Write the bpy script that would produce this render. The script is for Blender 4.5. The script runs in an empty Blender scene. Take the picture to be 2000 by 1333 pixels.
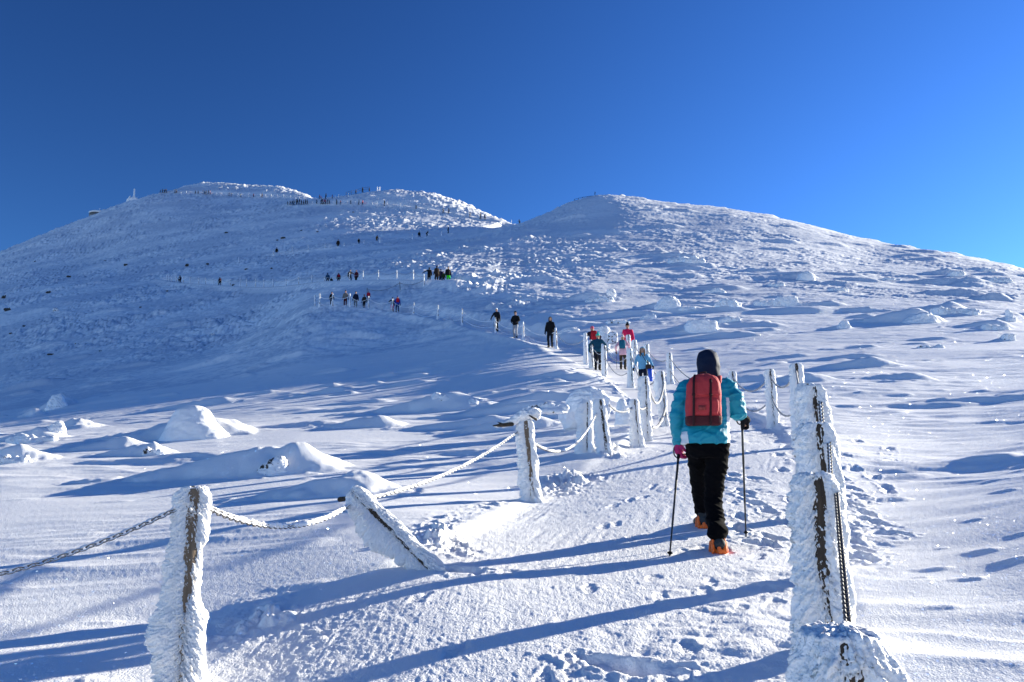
import bpy, math, random, time
import numpy as np
from mathutils import Vector, Matrix
T0 = time.time()
SC = bpy.context.scene
COL = SC.collection
rng = np.random.default_rng(7)
random.seed(7)

# ------------------------------------------------------------------ camera model
EYE = 1.65
FPX = 1600.0                      # focal length in pixels of the 2000 px wide photograph
PITCH = math.radians(10.0)
CP, SP = math.cos(PITCH), math.sin(PITCH)

def ray(px, py):
    """sideways and upward slope (per metre of forward distance) of a line of sight"""
    u = (px - 1000.0) / FPX
    v = (666.5 - py) / FPX
    k = CP - v * SP
    return u / k, (SP + v * CP) / k

cam_d = bpy.data.cameras.new('camera')
cam = bpy.data.objects.new('camera', cam_d)
COL.objects.link(cam)
cam.location = (0, 0, EYE)
cam.rotation_euler = (math.pi / 2 + PITCH, 0, 0)
cam_d.sensor_width = 36.0
cam_d.lens = 36.0 * FPX / 2000.0
cam_d.clip_start = 0.05
cam_d.clip_end = 20000
SC.camera = cam

# ------------------------------------------------------------------ sun and sky
SUN_AZ = math.radians(62.0)       # to the right of the line of sight
SUN_EL = math.radians(14.8)
sun_d = bpy.data.lights.new('sun', 'SUN')
sun_d.energy = 5.0
sun_d.angle = math.radians(0.5)
sun_d.color = (1.0, 0.94, 0.78)
sun = bpy.data.objects.new('sun', sun_d)
COL.objects.link(sun)
sdir = Vector((math.sin(SUN_AZ) * math.cos(SUN_EL), math.cos(SUN_AZ) * math.cos(SUN_EL), math.sin(SUN_EL)))
sun.rotation_euler = (-sdir).to_track_quat('-Z', 'Y').to_euler()

w = bpy.data.worlds.new('World')
SC.world = w
w.use_nodes = True
nt = w.node_tree
bg = nt.nodes['Background']
sky = nt.nodes.new('ShaderNodeTexSky')
sky.sky_type = 'NISHITA'
sky.sun_disc = False
sky.sun_elevation = SUN_EL
sky.sun_rotation = SUN_AZ
sky.altitude = 1600
sky.air_density = 1.0
sky.dust_density = 0.2
sky.ozone_density = 4.0
hsv = nt.nodes.new('ShaderNodeHueSaturation')
hsv.inputs['Saturation'].default_value = 1.10
hsv.inputs['Hue'].default_value = 0.505
nt.links.new(sky.outputs['Color'], hsv.inputs['Color'])
gam = nt.nodes.new('ShaderNodeGamma'); gam.inputs['Gamma'].default_value = 1.36
nt.links.new(hsv.outputs['Color'], gam.inputs['Color'])
# the sky is deepest a quarter turn away from the sun
tc_ = nt.nodes.new('ShaderNodeTexCoord'); dt_ = nt.nodes.new('ShaderNodeVectorMath'); dt_.operation = 'DOT_PRODUCT'
dt_.inputs[1].default_value = sdir
nt.links.new(tc_.outputs['Generated'], dt_.inputs[0])
sq_ = nt.nodes.new('ShaderNodeMath'); sq_.operation = 'POWER'; sq_.inputs[1].default_value = 2.0
ab_ = nt.nodes.new('ShaderNodeMath'); ab_.operation = 'ABSOLUTE'; nt.links.new(dt_.outputs['Value'], ab_.inputs[0]); nt.links.new(ab_.outputs[0], sq_.inputs[0])
pm_ = nt.nodes.new('ShaderNodeMath'); pm_.operation = 'MULTIPLY_ADD'; pm_.inputs[1].default_value = .37; pm_.inputs[2].default_value = .53
nt.links.new(sq_.outputs[0], pm_.inputs[0])
ml_ = nt.nodes.new('ShaderNodeVectorMath'); ml_.operation = 'SCALE'
nt.links.new(gam.outputs['Color'], ml_.inputs[0]); nt.links.new(pm_.outputs[0], ml_.inputs['Scale'])
nt.links.new(ml_.outputs['Vector'], bg.inputs['Color'])
bg.inputs['Strength'].default_value = 0.060
SC.view_settings.view_transform = 'Standard'
SC.view_settings.look = 'None'
SC.view_settings.exposure = 1.50
SC.view_settings.gamma = 1.0
SC.cycles.use_denoising = True
SC.cycles.max_bounces = 5
SC.cycles.diffuse_bounces = 4
SC.cycles.sample_clamp_indirect = 8.0

# ------------------------------------------------------------------ noise
_P = rng.permutation(256).astype(np.int32)
_P = np.concatenate([_P, _P])
_GA = np.linspace(0, 2 * np.pi, 256, endpoint=False)
_GX, _GY = np.cos(_GA).astype(np.float32), np.sin(_GA).astype(np.float32)

def perlin(x, y, seed=0):
    x = np.asarray(x, np.float64) + seed * 17.31
    y = np.asarray(y, np.float64) - seed * 9.77
    xi = np.floor(x); yi = np.floor(y)
    xf = (x - xi).astype(np.float32); yf = (y - yi).astype(np.float32)
    xi = xi.astype(np.int64) & 255; yi = yi.astype(np.int64) & 255
    u = xf * xf * xf * (xf * (xf * 6 - 15) + 10)
    v = yf * yf * yf * (yf * (yf * 6 - 15) + 10)
    def g(ix, iy, dx, dy):
        h = _P[_P[ix & 255] + (iy & 255)]
        return _GX[h] * dx + _GY[h] * dy
    a = g(xi, yi, xf, yf); b = g(xi + 1, yi, xf - 1, yf)
    c = g(xi, yi + 1, xf, yf - 1); d = g(xi + 1, yi + 1, xf - 1, yf - 1)
    r = a + u * (b - a)
    return (r + v * ((c + u * (d - c)) - r)) * 1.5

def fbm(x, y, octv=4, seed=0, gain=0.5, lac=2.03):
    s = 0.0; a = 1.0
    for i in range(octv):
        s = s + a * perlin(x, y, seed + i)
        x = x * lac; y = y * lac; a *= gain
    return s

def billow(x, y, octv=3, seed=0, gain=0.5):
    s = 0.0; a = 1.0
    for i in range(octv):
        s = s + a * (np.abs(perlin(x, y, seed + i)) * 2 - 0.5)
        x = x * 2.07; y = y * 2.07; a *= gain
    return s

def ridged(x, y, octv=3, seed=0, gain=0.5):
    s = 0.0; a = 1.0
    for i in range(octv):
        s = s + a * (1 - np.abs(perlin(x, y, seed + i)) * 2)
        x = x * 2.1; y = y * 2.1; a *= gain
    return s

def sstep(a, b, x):
    t = np.clip((x - a) / (b - a), 0, 1)
    return t * t * (3 - 2 * t)

def bumps(x, y, cell, seed, dens=0.5, rmin=0.15, rmax=0.42, asp=2.0, tail=1.0):
    """scattered small drifts, one at most per cell; long side along x, tail to the left"""
    gx, gy = x / (cell * asp), y / cell
    ix0 = np.floor(gx).astype(np.int64); iy0 = np.floor(gy).astype(np.int64)
    out = np.zeros(np.shape(x), np.float32)
    for dx in (-1, 0, 1):
        for dy in (-1, 0, 1):
            ix, iy = ix0 + dx, iy0 + dy
            h = _P[_P[(ix + seed) & 255] + ((iy + 3 * seed) & 255)]
            h2 = _P[(h + 77) & 255]; h3 = _P[(h2 + 31) & 255]; h4 = _P[(h3 + 113) & 255]
            on = h < 256 * dens
            cx = ix + 0.2 + 0.6 * h2 / 255.0; cy = iy + 0.2 + 0.6 * h3 / 255.0
            r = rmin + (rmax - rmin) * (h4 / 255.0) ** 2
            ex = (gx - cx) / r; ey = (gy - cy) / r
            ex = np.where(ex < 0, ex / (1 + tail), ex * 1.3)
            q = np.clip(1 - ex * ex - ey * ey, 0, 1)
            out = np.maximum(out, np.where(on, q * q * r, 0))
    return out * cell

# ------------------------------------------------------------------ large shape of the ground
# (pixel x, pixel y, forward distance in metres) of places where the snow is seen
ANCH = [
 (355,1345,4.6),(830,1110,6.4),(1035,975,10),(1180,886,13.2),(1264,860,14.7),(1298,830,17.2),(1505,835,16.4),(1400,1080,6.85),
 (1575,900,11.5),(1430,800,20),(1308,749,30),(1233,752,29),(1180,732,34),(1155,716,38.5),(1085,675,51.5),(1022,661,58),(968,648,64),
 (903,634,71),(855,624,76),(808,618,80),(766,612,82.5),(683,602,85),(624,600,86),
 (870,552,92),(775,549,101),(709,550,108),(640,552,118),(558,562,128),(480,562,140),(416,557,152),(350,553,168),
 (534,498,192),(602,490,188),(660,484,185),(735,472,192),(820,464,203),(875,455,217),(940,447,236),(1005,436,262),
 (940,430,264),(877,418,267),(813,408,270),(755,402,273),(700,399,277),(650,399,281),(565,400,292),
 (400,380,350),(320,378,355),(500,385,342),(560,387,334),
 (300,381,365),(250,395,370),(190,420,375),(100,454,360),(0,494,340),
 (0,950,12.5),(0,1120,7.4),(0,1300,5.0),(300,950,12.0),(600,900,13.8),(0,850,30),(300,850,22),(600,800,28),(900,800,24),(1100,720,33.5),
 (600,748,50),(0,828,48),(0,800,64),(0,700,112),(0,600,168),(150,700,98),(200,600,142),(300,500,228),(150,500,268),(450,450,250),(300,420,305),
 (400,640,108),(500,650,96),(500,730,62),(300,770,58),(600,700,64),(700,650,74),(850,660,66),(1000,690,50),(850,722,50),
 # right field and right hill
 (1700,1050,7.5),(2000,1000,7.7),(2000,1250,4.45),(1700,1300,4.2),(1800,850,15.4),(2000,850,14.2),(1600,760,24),(1800,740,27),(2000,740,26),
 (1400,640,56),(1600,640,54),(1800,640,52),(2000,650,47),(1580,545,100),(1800,560,98),(2000,580,88),(1300,590,76),(1150,600,73),
 (1000,590,79),(1100,520,112),(1300,520,112),(1500,470,155),(1700,500,150),(1900,530,130),(1000,520,116),(1200,450,165),(1350,430,182),
 (1100,440,180),(1050,450,175),(1000,470,155),(940,490,140),(1040,430,205),(1120,400,236),
]
# crest lines: seen top of the ground, with the ground dropping behind
CREST = [
 (1165,391,246),(1240,396,240),(1300,402,232),(1400,412,232),(1500,432,224),(1600,455,214),(1700,480,202),(1800,498,190),(1900,515,178),(2000,533,166),
 (1080,420,232),(1030,436,222),
 (708,376,304),(760,371,308),(850,379,303),(900,395,294),(960,421,281),(650,386,312),
 (415,357,392),(470,361,387),(545,365,374),(600,378,352),(360,366,395),
]
CREST_L = [(300,379,372),(250,393,377),(190,418,382),(100,452,368),(0,492,347)]
pts = []; val = []
def addS(X, y, S):
    pts.append((X * 2.5, math.log(y))); val.append(S)
for px, py, y in ANCH + CREST:
    X, T = ray(px, py); addS(X, y, T + EYE / y)
for px, py, y in CREST:
    X, T = ray(px, py)
    for f, d in ((1.12, 0.028), (1.45, 0.09)):
        if px < 1010 and f > 1.3: d = 0.12
        addS(X, y * f, T - d + EYE / (y * f))
for px, py, y in CREST_L:
    X, T = ray(px, py)
    for f, d in ((1.1, 0.02), (1.5, 0.10)):
        addS(X, y * f, T - d + EYE / (y * f))
for X in (-.9, -.45, 0, .45, .9):
    addS(X, 0.8, .155 + .02 * X); addS(X, 2.2, .153 + .025 * min(X, .2) + (.05 if X > .4 else 0))
for X, y, S in ((-.95,5,.10),(-.95,12,.105),(-1,30,.085),(-1,60,.06),(-1,120,.045),(-1,250,.05),(-1,420,.06),(-1.3,420,.05),(-1.3,120,.06),(-1.3,20,.08),
                (.95,3,.19),(.95,5,.24),(.95,12,.235),(.95,25,.215),(.95,60,.165),(.95,100,.18),(.95,180,.17),(.95,400,.0),(1.35,12,.12),(1.35,60,.12),(1.35,150,.08),(1.35,400,-.02),
                (-.6,700,.12),(0,700,.12),(.5,700,0)):
    addS(X, y, S)
P = np.array(pts); V = np.array(val)

def _tps(r2):
    return np.where(r2 > 1e-12, 0.5 * r2 * np.log(np.maximum(r2, 1e-12)), 0.0)
n = len(P)
D2 = ((P[:, None, :] - P[None, :, :]) ** 2).sum(-1)
A = np.zeros((n + 3, n + 3))
A[:n, :n] = _tps(D2) + np.eye(n) * 0.0015
A[:n, n] = 1; A[:n, n + 1:] = P; A[n, :n] = 1; A[n + 1:, :n] = P.T
sol = np.linalg.solve(A, np.concatenate([V, np.zeros(3)]))

_LX = np.linspace(-4.0, 4.0, 240); _LL = np.linspace(math.log(0.5), math.log(1300), 300)
_gx, _gl = np.meshgrid(_LX, _LL)
_gp = np.stack([_gx.ravel(), _gl.ravel()], 1)
_tab = np.zeros(len(_gp))
for k in range(n):
    _tab += sol[k] * _tps((_gp[:, 0] - P[k, 0]) ** 2 + (_gp[:, 1] - P[k, 1]) ** 2)
_tab += sol[n] + _gp @ sol[n + 1:]
_tab = _tab.reshape(_gx.shape)

def base_h(x, y):
    """smooth height of the snow (cubic-ish lookup of the fitted slope)"""
    y = np.maximum(y, 0.55)
    fx = (np.clip(x / y * 2.5, -3.9, 3.9) + 4.0) / 8.0 * 239
    fl = (np.clip(np.log(y), math.log(.55), math.log(1250)) - math.log(.5)) / (math.log(1300) - math.log(.5)) * 299
    i = np.clip(np.floor(fl).astype(int), 1, 297); j = np.clip(np.floor(fx).astype(int), 1, 237)
    a = fl - i; b = fx - j
    def cr(t):
        return (((-.5*t+1)*t-.5)*t, ((1.5*t-2.5)*t)*t+1, ((-1.5*t+2)*t+.5)*t, (.5*t-.5)*t*t)
    ca = cr(a); cb = cr(b)
    s = 0.0
    for m in range(4):
        for q in range(4):
            s = s + ca[m] * cb[q] * _tab[i + m - 1, j + q - 1]
    return s * y

def hit0(px, py, ymin=1.0, ymax=460.0):
    """where a line of sight first meets the smooth ground"""
    X, T = ray(px, py)
    ys = np.exp(np.linspace(math.log(ymin), math.log(ymax), 2500))
    d = base_h(X * ys, ys) - (EYE + T * ys)
    k = np.argmax(d > 0) if (d > 0).any() else len(ys) - 1
    return X * ys[k], ys[k]
# ------------------------------------------------------------------ paths
def poly_world(pl, off=0.0):
    return np.array([(ray(px, py)[0] * y, y + off) for px, py, y in pl])
PATH_A = np.array([(-2.6,-3),(-1.15,1.0),(-.55,3),(.02,4.7),(.85,6.6),(1.95,10),(3.2,13.5),(4.05,17),(4.5,22),(4.75,28),(4.85,33),(4.9,38.5),(4.2,44),
                   (3.2,52),(1.2,59),(-1.2,65),(-4.2,72),(-7.2,77.5),(-10,81.5),(-12.5,84),(-17.5,86.5),(-21,87.5),(-24,88.5)])
WID_A = np.array([1.5,1.5,1.62,1.72,1.52,1.6,1.35,1.25,1.2,1.2,1.25,1.4,1.3,1.2,1.2,1.2,1.2,1.2,1.2,1.2,1.3,1.3,1.0])
PATH_B = poly_world([(885,552,92),(830,552,96),(775,549,101),(709,550,108),(640,552,118),(558,562,128),(480,562,140),(416,557,152),(350,553,168),(318,549,178)], .8)
PATH_C = poly_world([(534,498,192),(602,490,188),(660,484,185),(735,472,192),(820,464,203),(875,455,217),(940,447,236),(1005,436,262)], .8)
PATH_D = poly_world([(1000,434,261),(940,430,264),(877,418,267),(813,408,270),(755,402,273),(700,399,277),(650,399,281),(565,400,292)], .8)
PATH_E = poly_world([(320,378,355),(400,380,350),(500,385,342),(560,387,334),(640,393,318)], .8)

def near_poly(x, y, P, W=None, reach=8.0):
    """distance, signed side and interpolated base height of the closest point"""
    sh = np.shape(x)
    best = np.full(sh, 1e9); cx = np.zeros(sh); cy = np.zeros(sh); side = np.ones(sh); wd = np.ones(sh); along = np.zeros(sh)
    acc = 0.0
    for i in range(len(P) - 1):
        ax, ay = P[i]; bx, by = P[i + 1]
        dx, dy = bx - ax, by - ay; L2 = dx * dx + dy * dy
        m = (x > min(ax, bx) - reach) & (x < max(ax, bx) + reach) & (y > min(ay, by) - reach) & (y < max(ay, by) + reach)
        if m.any():
            xm, ym = x[m], y[m]
            t = np.clip(((xm - ax) * dx + (ym - ay) * dy) / L2, 0, 1)
            qx, qy = ax + t * dx, ay + t * dy
            d = np.hypot(xm - qx, ym - qy)
            b = best[m]; up = d < b
            idx = np.flatnonzero(m.ravel())[up]
            best.ravel()[idx] = d[up]; cx.ravel()[idx] = qx[up]; cy.ravel()[idx] = qy[up]
            side.ravel()[idx] = np.sign(dx * (ym - ay) - dy * (xm - ax))[up]
            along.ravel()[idx] = acc + t[up] * math.sqrt(L2)
            if W is not None: wd.ravel()[idx] = (W[i] + (W[i + 1] - W[i]) * t)[up]
        acc += math.sqrt(L2)
    return best, cx, cy, side, wd, along

# ------------------------------------------------------------------ drifts that the photograph shows one by one
# pixel of the foot, half width m, half depth m, height m, tail factor to the left, lean of the long axis (deg)
DRIFTS = [
 (560,925,.95,.55,.42,2.6,4),(690,972,.75,.5,.26,1.2,8),(420,900,1.2,.5,.12,2,0),
(225,878,.8,.45,.22,1.2,0),(290,888,.5,.35,.22,2.2,0),(60,868,.9,.5,.32,1.0,0),(140,842,.9,.5,.4,.6,0),(30,905,.8,.4,.22,1,0),
 (880,800,1.1,.7,.22,3.5,6),(735,835,.8,.5,.25,1.4,0),(960,830,1.0,.4,.22,2.2,0),(1040,835,.9,.35,.28,2,0),(1060,800,1.6,.35,.30,1.2,0),
 (1120,790,1.6,1.0,.4,1.2,0),(700,800,1.5,.4,.12,1.5,0),(620,835,1.0,.4,.12,1.5,0),
 (1490,752,1.3,.6,.30,1.2,0),(1590,752,1.2,.6,.25,.5,0),(1710,722,1.7,.7,.34,.9,0),(1795,748,1.1,.6,.26,1.2,0),(1960,790,1.6,.5,.22,1.5,0),(2000,905,1.5,.7,.15,.5,0),
 (1855,800,1.6,.4,.12,2,0),(1690,700,1.5,.5,.2,1.0,0),(1560,700,1.2,.5,.14,1,0),
 (1340,612,2.2,.8,.5,1.5,0),(1800,630,2.6,1.2,.55,1.2,0),(1870,612,3,1.2,.6,1,0),(1960,640,1.6,.9,.5,1.5,0),(1500,640,2,.9,.3,1.5,0),(1440,660,2.4,.7,.4,.7,0),
 (1430,610,2.2,.8,.5,1.2,0),(1390,650,2.2,.8,.3,2,0),(1250,620,2.4,.8,.5,1.5,0),(1120,640,2,.9,.4,1.5,0),(1000,600,2,.8,.4,1,0),(1180,590,2.8,.9,.5,1.5,0),
 (1570,548,2.6,1.2,.35,3.2,0),(1330,505,4,1.4,.9,1.5,0),(1700,610,2.4,.9,.4,1.5,0),(1650,560,2.6,1,.4,1.5,0),(1900,580,2.8,1.2,.7,1.5,0),(1960,590,2,1,.8,.8,0),
 (1900,560,6,2,1.2,1,0),(1860,540,3,1.4,.6,1,0),(1750,540,3,1.2,.5,1.5,0),(1560,600,2,.8,.3,1.5,0),(1630,600,2,.8,.4,1,0),
 (420,790,1.8,.8,.3,1.5,0),(110,790,1.2,.7,.8,.4,0),(60,815,.8,.5,.5,.6,0),(520,770,1.2,.5,.2,1.5,0),
 (1150,745,1.1,.6,.3,1,0),(1100,735,.9,.5,.22,1,0),
]
# snow banked up against each boulder: pixel of the foot, width and height in pixels
APRON = [(384,856,150,76),(893,800,105,44),(1150,812,92,66),(298,888,34,17),(52,866,84,26),(101,842,46,22),(20,905,52,24),(112,798,50,34),(1308,602,46,29),(1170,590,58,20),(1372,647,66,26),(1424,630,50,18),
 (1578,548,37,23),(1800,630,86,28),(1872,614,72,24),(1976,628,26,26),(1950,645,44,22),(1972,664,26,13),(1648,642,34,17),(1538,598,48,22),(1342,512,66,17),(1422,598,44,19),(1958,552,44,18),(1872,540,36,14)]
_dr = []
for px, py, wp, hp in APRON:
    x0, y0 = hit0(px, py); s_ = y0 / FPX
    _dr.append((x0, y0 + .25 * wp * s_, wp * s_ * .85, wp * s_ * .5, hp * s_ * .55, .9, 0.0, 1))
for px, py, hw, hd, h, tl, ang in DRIFTS:
    x0, y0 = hit0(px, py)
    _dr.append((x0, y0 + hd * .7, hw, hd, h, tl, math.radians(ang), 0))

# footprints: (pixel x, pixel y)
FEET = []
_r = random.Random(5)
for i in range(26):
    FEET.append((1650 + _r.uniform(-8, 110) * (1 if i % 3 else .4), 860 + i * 9.5 + _r.uniform(-8, 8)))
for i in range(20):
    FEET.append((1500 + _r.uniform(-70, 60), 870 + i * 10 + _r.uniform(-6, 6)))
_ft = [hit0(a, b) + (_r.uniform(-.5, .5),) for a, b in FEET]
_ft.append(hit0(1205, 1288) + (1.1,)); _ft.append(hit0(1260, 1296) + (1.3,)); _ft.append(hit0(905, 1107) + (1.2,))

_nf = len(_ft)
# boot prints trodden into the packed track
for i in range(60):
    t = _r.uniform(0, 1) ** .8; k_ = 2 + t * 4.999; j_ = int(k_); f_ = k_ - j_
    c_ = PATH_A[j_] * (1 - f_) + PATH_A[j_ + 1] * f_; d_ = PATH_A[j_ + 1] - PATH_A[j_]; d_ = d_ / np.hypot(*d_)
    q_ = c_ + np.array((d_[1], -d_[0])) * _r.uniform(-1.1, 1.25)
    _ft.append((q_[0], q_[1], math.atan2(-d_[0], d_[1]) * -1 * -1 + _r.uniform(-.3, .3)))

def H(x, y, fine=True):
    """height of the snow surface"""
    x = np.asarray(x, np.float64); y = np.asarray(y, np.float64)
    sc = x.ndim == 0
    if sc: x = x.reshape(1); y = y.reshape(1)
    z = base_h(x, y)
    r = np.hypot(x, y)
    # ---- path benches
    mpath = np.zeros(x.shape); berm = np.zeros(x.shape)
    dA, cx, cy, sd, wd, alA = near_poly(x, y, PATH_A, WID_A)
    k = 1 - sstep(.92, 1.12, dA / wd)
    far = sstep(28, 50, y)
    zb = base_h(cx, np.maximum(cy, .6))
    zb = zb - .26 * far
    z = np.where(dA < 6, z + (zb - z) * (1 - sstep(1.0, 2.0, dA / wd)) * far * .85, z)
    mpath = k
    e = dA / wd
    berm = np.exp(-((e - 1.02) / .13) ** 2) * (dA < 6)
    z = z - .03 * k * (1 - far) + .022 * berm * (1 - far) * sstep(-.3, .5, perlin(alA / 1.1, dA * 0 + 3.3, 29)) * np.where(sd > 0, 1, .3) + .07 * np.exp(-((e - 1.25) / .3) ** 2) * far * (dA < 6) * (sd > 0)
    mfar = np.zeros(x.shape)
    for Q, wq, lip in ((PATH_B, 1.5, .14), (PATH_C, 1.5, .14), (PATH_D, 1.6, .0), (PATH_E, 1.8, .0)):
        d, cx, cy, _s, _, _ = near_poly(x, y, Q, None, 10)
        zb = base_h(cx, np.maximum(cy, .6))
        zb = zb - (.32 if lip else .06)
        kk = (1 - sstep(wq, wq * 2.2, d)) * (d < 9)
        z = z + (zb - z) * kk * .9
        low = y < cy
        z = z + lip * np.exp(-((d - wq * 1.1) / .7) ** 2) * (d < 9) * low
        mfar = np.maximum(mfar, kk)
    off = (1 - mpath) * (1 - mfar)
    # ---- drifts
    for x0, y0, hw, hd, h, tl, an, sf in _dr:
        R = hw * (1 + tl) + 1
        m = (np.abs(x - x0) < R + .5) & (np.abs(y - y0) < hd * 2.2 + R * abs(math.sin(an)) + .5)
        if not m.any(): continue
        dx, dy = x[m] - x0, y[m] - y0
        ex = dx * math.cos(an) + dy * math.sin(an); ey = -dx * math.sin(an) + dy * math.cos(an)
        wob = perlin(ex / hw * 1.7, ey / hd * 1.7, int(abs(x0) * 7) % 50) * .3 + perlin(ex / hw * 4.7, ey / hd * 3.7, int(abs(x0) * 7) % 50 + 3) * .12
        ex = np.where(ex < 0, ex / (hw * (1 + tl)), ex / hw)
        ey = np.where(ey < 0, ey / hd, ey / (hd * 1.5)) * (1 + .5 * np.clip(-ex, 0, 1))
        q = np.clip(1 - np.sqrt(ex * ex + ey * ey) * (1 + wob), 0, 1)
        if sf:
            z[m] += .8 * h * np.clip(1 - (1 - q) ** 2, 0, 1) ** 2.2 * (1 - mpath[m]); continue
        z[m] += .92 * h * (q * q * (3 - 2 * q)) * (1 + wob) * (1 - mpath[m])
    # ---- wind-carved snow: long waves along the wind, then small scales
    up = sstep(7, 26, base_h(x, y))                          # rougher rime higher up
    g = perlin(x / 9.0, y / 9.0, 3)
    wind = perlin(x / 14, y / 5.0, 5) * .10 * (.4 + .6 * sstep(3, 14, r))
    wind = wind + ridged(x / 3.6 + .25 * g, (y + .16 * x) / .95 + .9 * g, 3, 11) * .026 * sstep(.0, .7, perlin(x / 5, y / 4, 8) + .45)
    wind = wind + perlin(x / 1.5, (y + .1 * x) / .42, 21) * .012 * sstep(-.2, .5, perlin(x / 3.1, y / 2.2, 18))
    wind = wind + ridged(x / 5.5 + .5 * g, (y + .14 * x) / 1.7 + g, 3, 13, .55) * (.024 + .016 * sstep(0, 4, x)) * sstep(12, 20, y) * sstep(-.2, .3, perlin(x / 9, y / 6, 19))
    z = z + wind * off * (.35 + .65 * sstep(0, 1, off))
    tl = sstep(-.1, .5, perlin(x / 11, y / 7, 33))
    dens = bumps(x, y, .55, 5, .34, .12, .40, 2.1, .9) * .26 * (1 - .5 * up) * (.35 + .65 * tl)
    dens = dens + bumps(x + .2 * g, y, 1.5, 9, .55, .10, .42, 2.1, 1.2) * .42 * sstep(16, 30, y) * tl
    dens = dens + bumps(x, y + .5 * g, 4.6, 14, .5, .12, .40, 2.2, 1.0) * .34 * sstep(42, 75, y)
    z = z + dens * off
    if fine:
        # ---- rime crust on the slopes
        pat = sstep(-.28, .42, perlin(x / 17, y / 17, 41) + .5 * perlin(x / 6, y / 6, 42))
        rough = billow(x / 3.1, y / 2.5, 4, 50, .55) * .22 + billow(x / .95, y / .8, 2, 57, .55) * .085
        rough = rough * (1.5 - 1.05 * sstep(.0, .14, x / np.maximum(y, 1)))
        z = z + off * sstep(45, 85, y) * sstep(-.05, .1, x / np.maximum(y, 1)) * (ridged(x / 11 + .3 * g, (y + .2 * x) / 3.2 + g, 3, 65, .55) * .10)
        z = z + rough * up * (.25 + .75 * pat) * off
        crown = sstep(-.05, .3, perlin(x / 13, y / 13, 44)) * sstep(72, 96, z) 
        z = z + np.clip(billow(x / 4.2, y / 3.4, 3, 61, .5) + .2, 0, 3) * .55 * crown * off
        # ---- near texture
        nr = 1 - sstep(18, 45, r)
        mn = r < 45
        if mn.any():
            xm, ym = x[mn], y[mn]
            f = np.zeros(x.shape)
            pm, bm, om = mpath[mn], berm[mn], off[mn]
            # trampled path: lumps, scuffs and long slide marks
            al = alA[mn]; lat = (dA * sd)[mn]
            lump = fbm(xm / .16, ym / .16, 3, 70, .6) * .0017 + billow(xm / .055, ym / .05, 3, 74, .6) * .0023
            slide = perlin(lat / .09 + perlin(al / 1.3, lat / .5, 79) * 1.2, al / 2.4, 77) * .0055 * sstep(.0, .5, perlin(xm / .9, ym / .9, 78))
            steps = billow(xm / .42, ym / .34, 2, 81, .6) * .011 * sstep(-.25, .3, perlin(xm / 1.7, ym / 2.3, 83) + .3 * sstep(.3, .9, lat))
            f0 = pm * (lump + slide + steps * (.25 + .75 * sstep(.0, .9, -lat)))
            # crumbled clods along the edges
            cl = sstep(-.1, .45, perlin(al / 1.3, lat / 1.2, 85)) * np.exp(-((dA[mn] / wd[mn] - 1.02) / .24) ** 2) * np.where(lat < 0, .6 * sstep(5.5, 9, ym), 1)
            side_k = np.where(lat > 0, 1.0, .4)
            f0 = f0 + cl * side_k * (np.clip(billow(xm / .26, ym / .26, 3, 87, .6) + .02, 0, 2) * .085 + np.clip(billow(xm / .09, ym / .09, 2, 90, .6), 0, 1) * .03)
            ch = np.exp(-((dA[mn] / wd[mn] - 1.22) / .2) ** 2) * (lat < 0) * sstep(-.25, .3, perlin(xm / .7, ym / .6, 88))
            f0 = f0 + ch * (billow(xm / .30, ym / .22, 3, 91, .55) * .018) * sstep(5.5, 8, ym)
            # undisturbed crust
            f0 = f0 + om * sstep(1.5, 3, xm) * (perlin(xm / 1.1 + .4 * perlin(xm / 2, ym / 2, 66), (ym - .12 * xm) / .34, 67) * .016 + bumps(xm, ym, .30, 21, .32, .12, .36, 2.2, .6) * .22 * sstep(-.2, .3, perlin(xm / 1.6, ym / 1.3, 68)))
            f0 = f0 + om * (fbm(xm / .22, ym / .16, 3, 93, .55) * .0006 + fbm(xm / .05, ym / .04, 2, 96, .6) * .0012)
            f[mn] = f0 * nr[mn]
            z = z + f
            for fi, (fx, fy, an) in enumerate(_ft):
                m = (np.abs(x - fx) < .5) & (np.abs(y - fy) < .5)
                if not m.any(): continue
                dx, dy = x[m] - fx, y[m] - fy
                pr_ = fi >= _nf; big = 1.3 if abs(an) > 1 and not pr_ else (.72 if pr_ else 1.0)
                ex = (dx * math.cos(an) + dy * math.sin(an)) / (.075 * big); ey = (-dx * math.sin(an) + dy * math.cos(an)) / (.16 * big)
                q = np.sqrt(ex * ex + ey * ey) * (1 + .5 * perlin(fx * 3 + dx / .09, fy * 3 + dy / .09, 12))
                z[m] += (-.009 * (1 - sstep(.7, 1.05, q)) * (1 + .3 * np.sin(ey * 22)) if pr_ else -.026 * big * (1 - sstep(.55, 1.15, q))) + (.002 if pr_ else .007) * np.exp(-((q - 1.35) / .3) ** 2)
    H.mpath, H.mfar, H.up = mpath, mfar, up
    return z[0] if sc else z

def hit(px, py, ymin=1.2, ymax=420.0):
    """where a line of sight first meets the snow: world x, y, z"""
    X, T = ray(px, py)
    ys = np.exp(np.linspace(math.log(ymin), math.log(ymax), 3000))
    d = H(X * ys, ys) - (EYE + T * ys)
    k = int(np.argmax(d > 0)) if (d > 0).any() else int(np.argmax(d))
    y = ys[k]
    return np.array((X * y, y, float(H(X * y, y))))

# ------------------------------------------------------------------ materials
def new_mat(name):
    m = bpy.data.materials.new(name); m.use_nodes = True
    return m, m.node_tree, m.node_tree.nodes['Principled BSDF']

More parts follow.
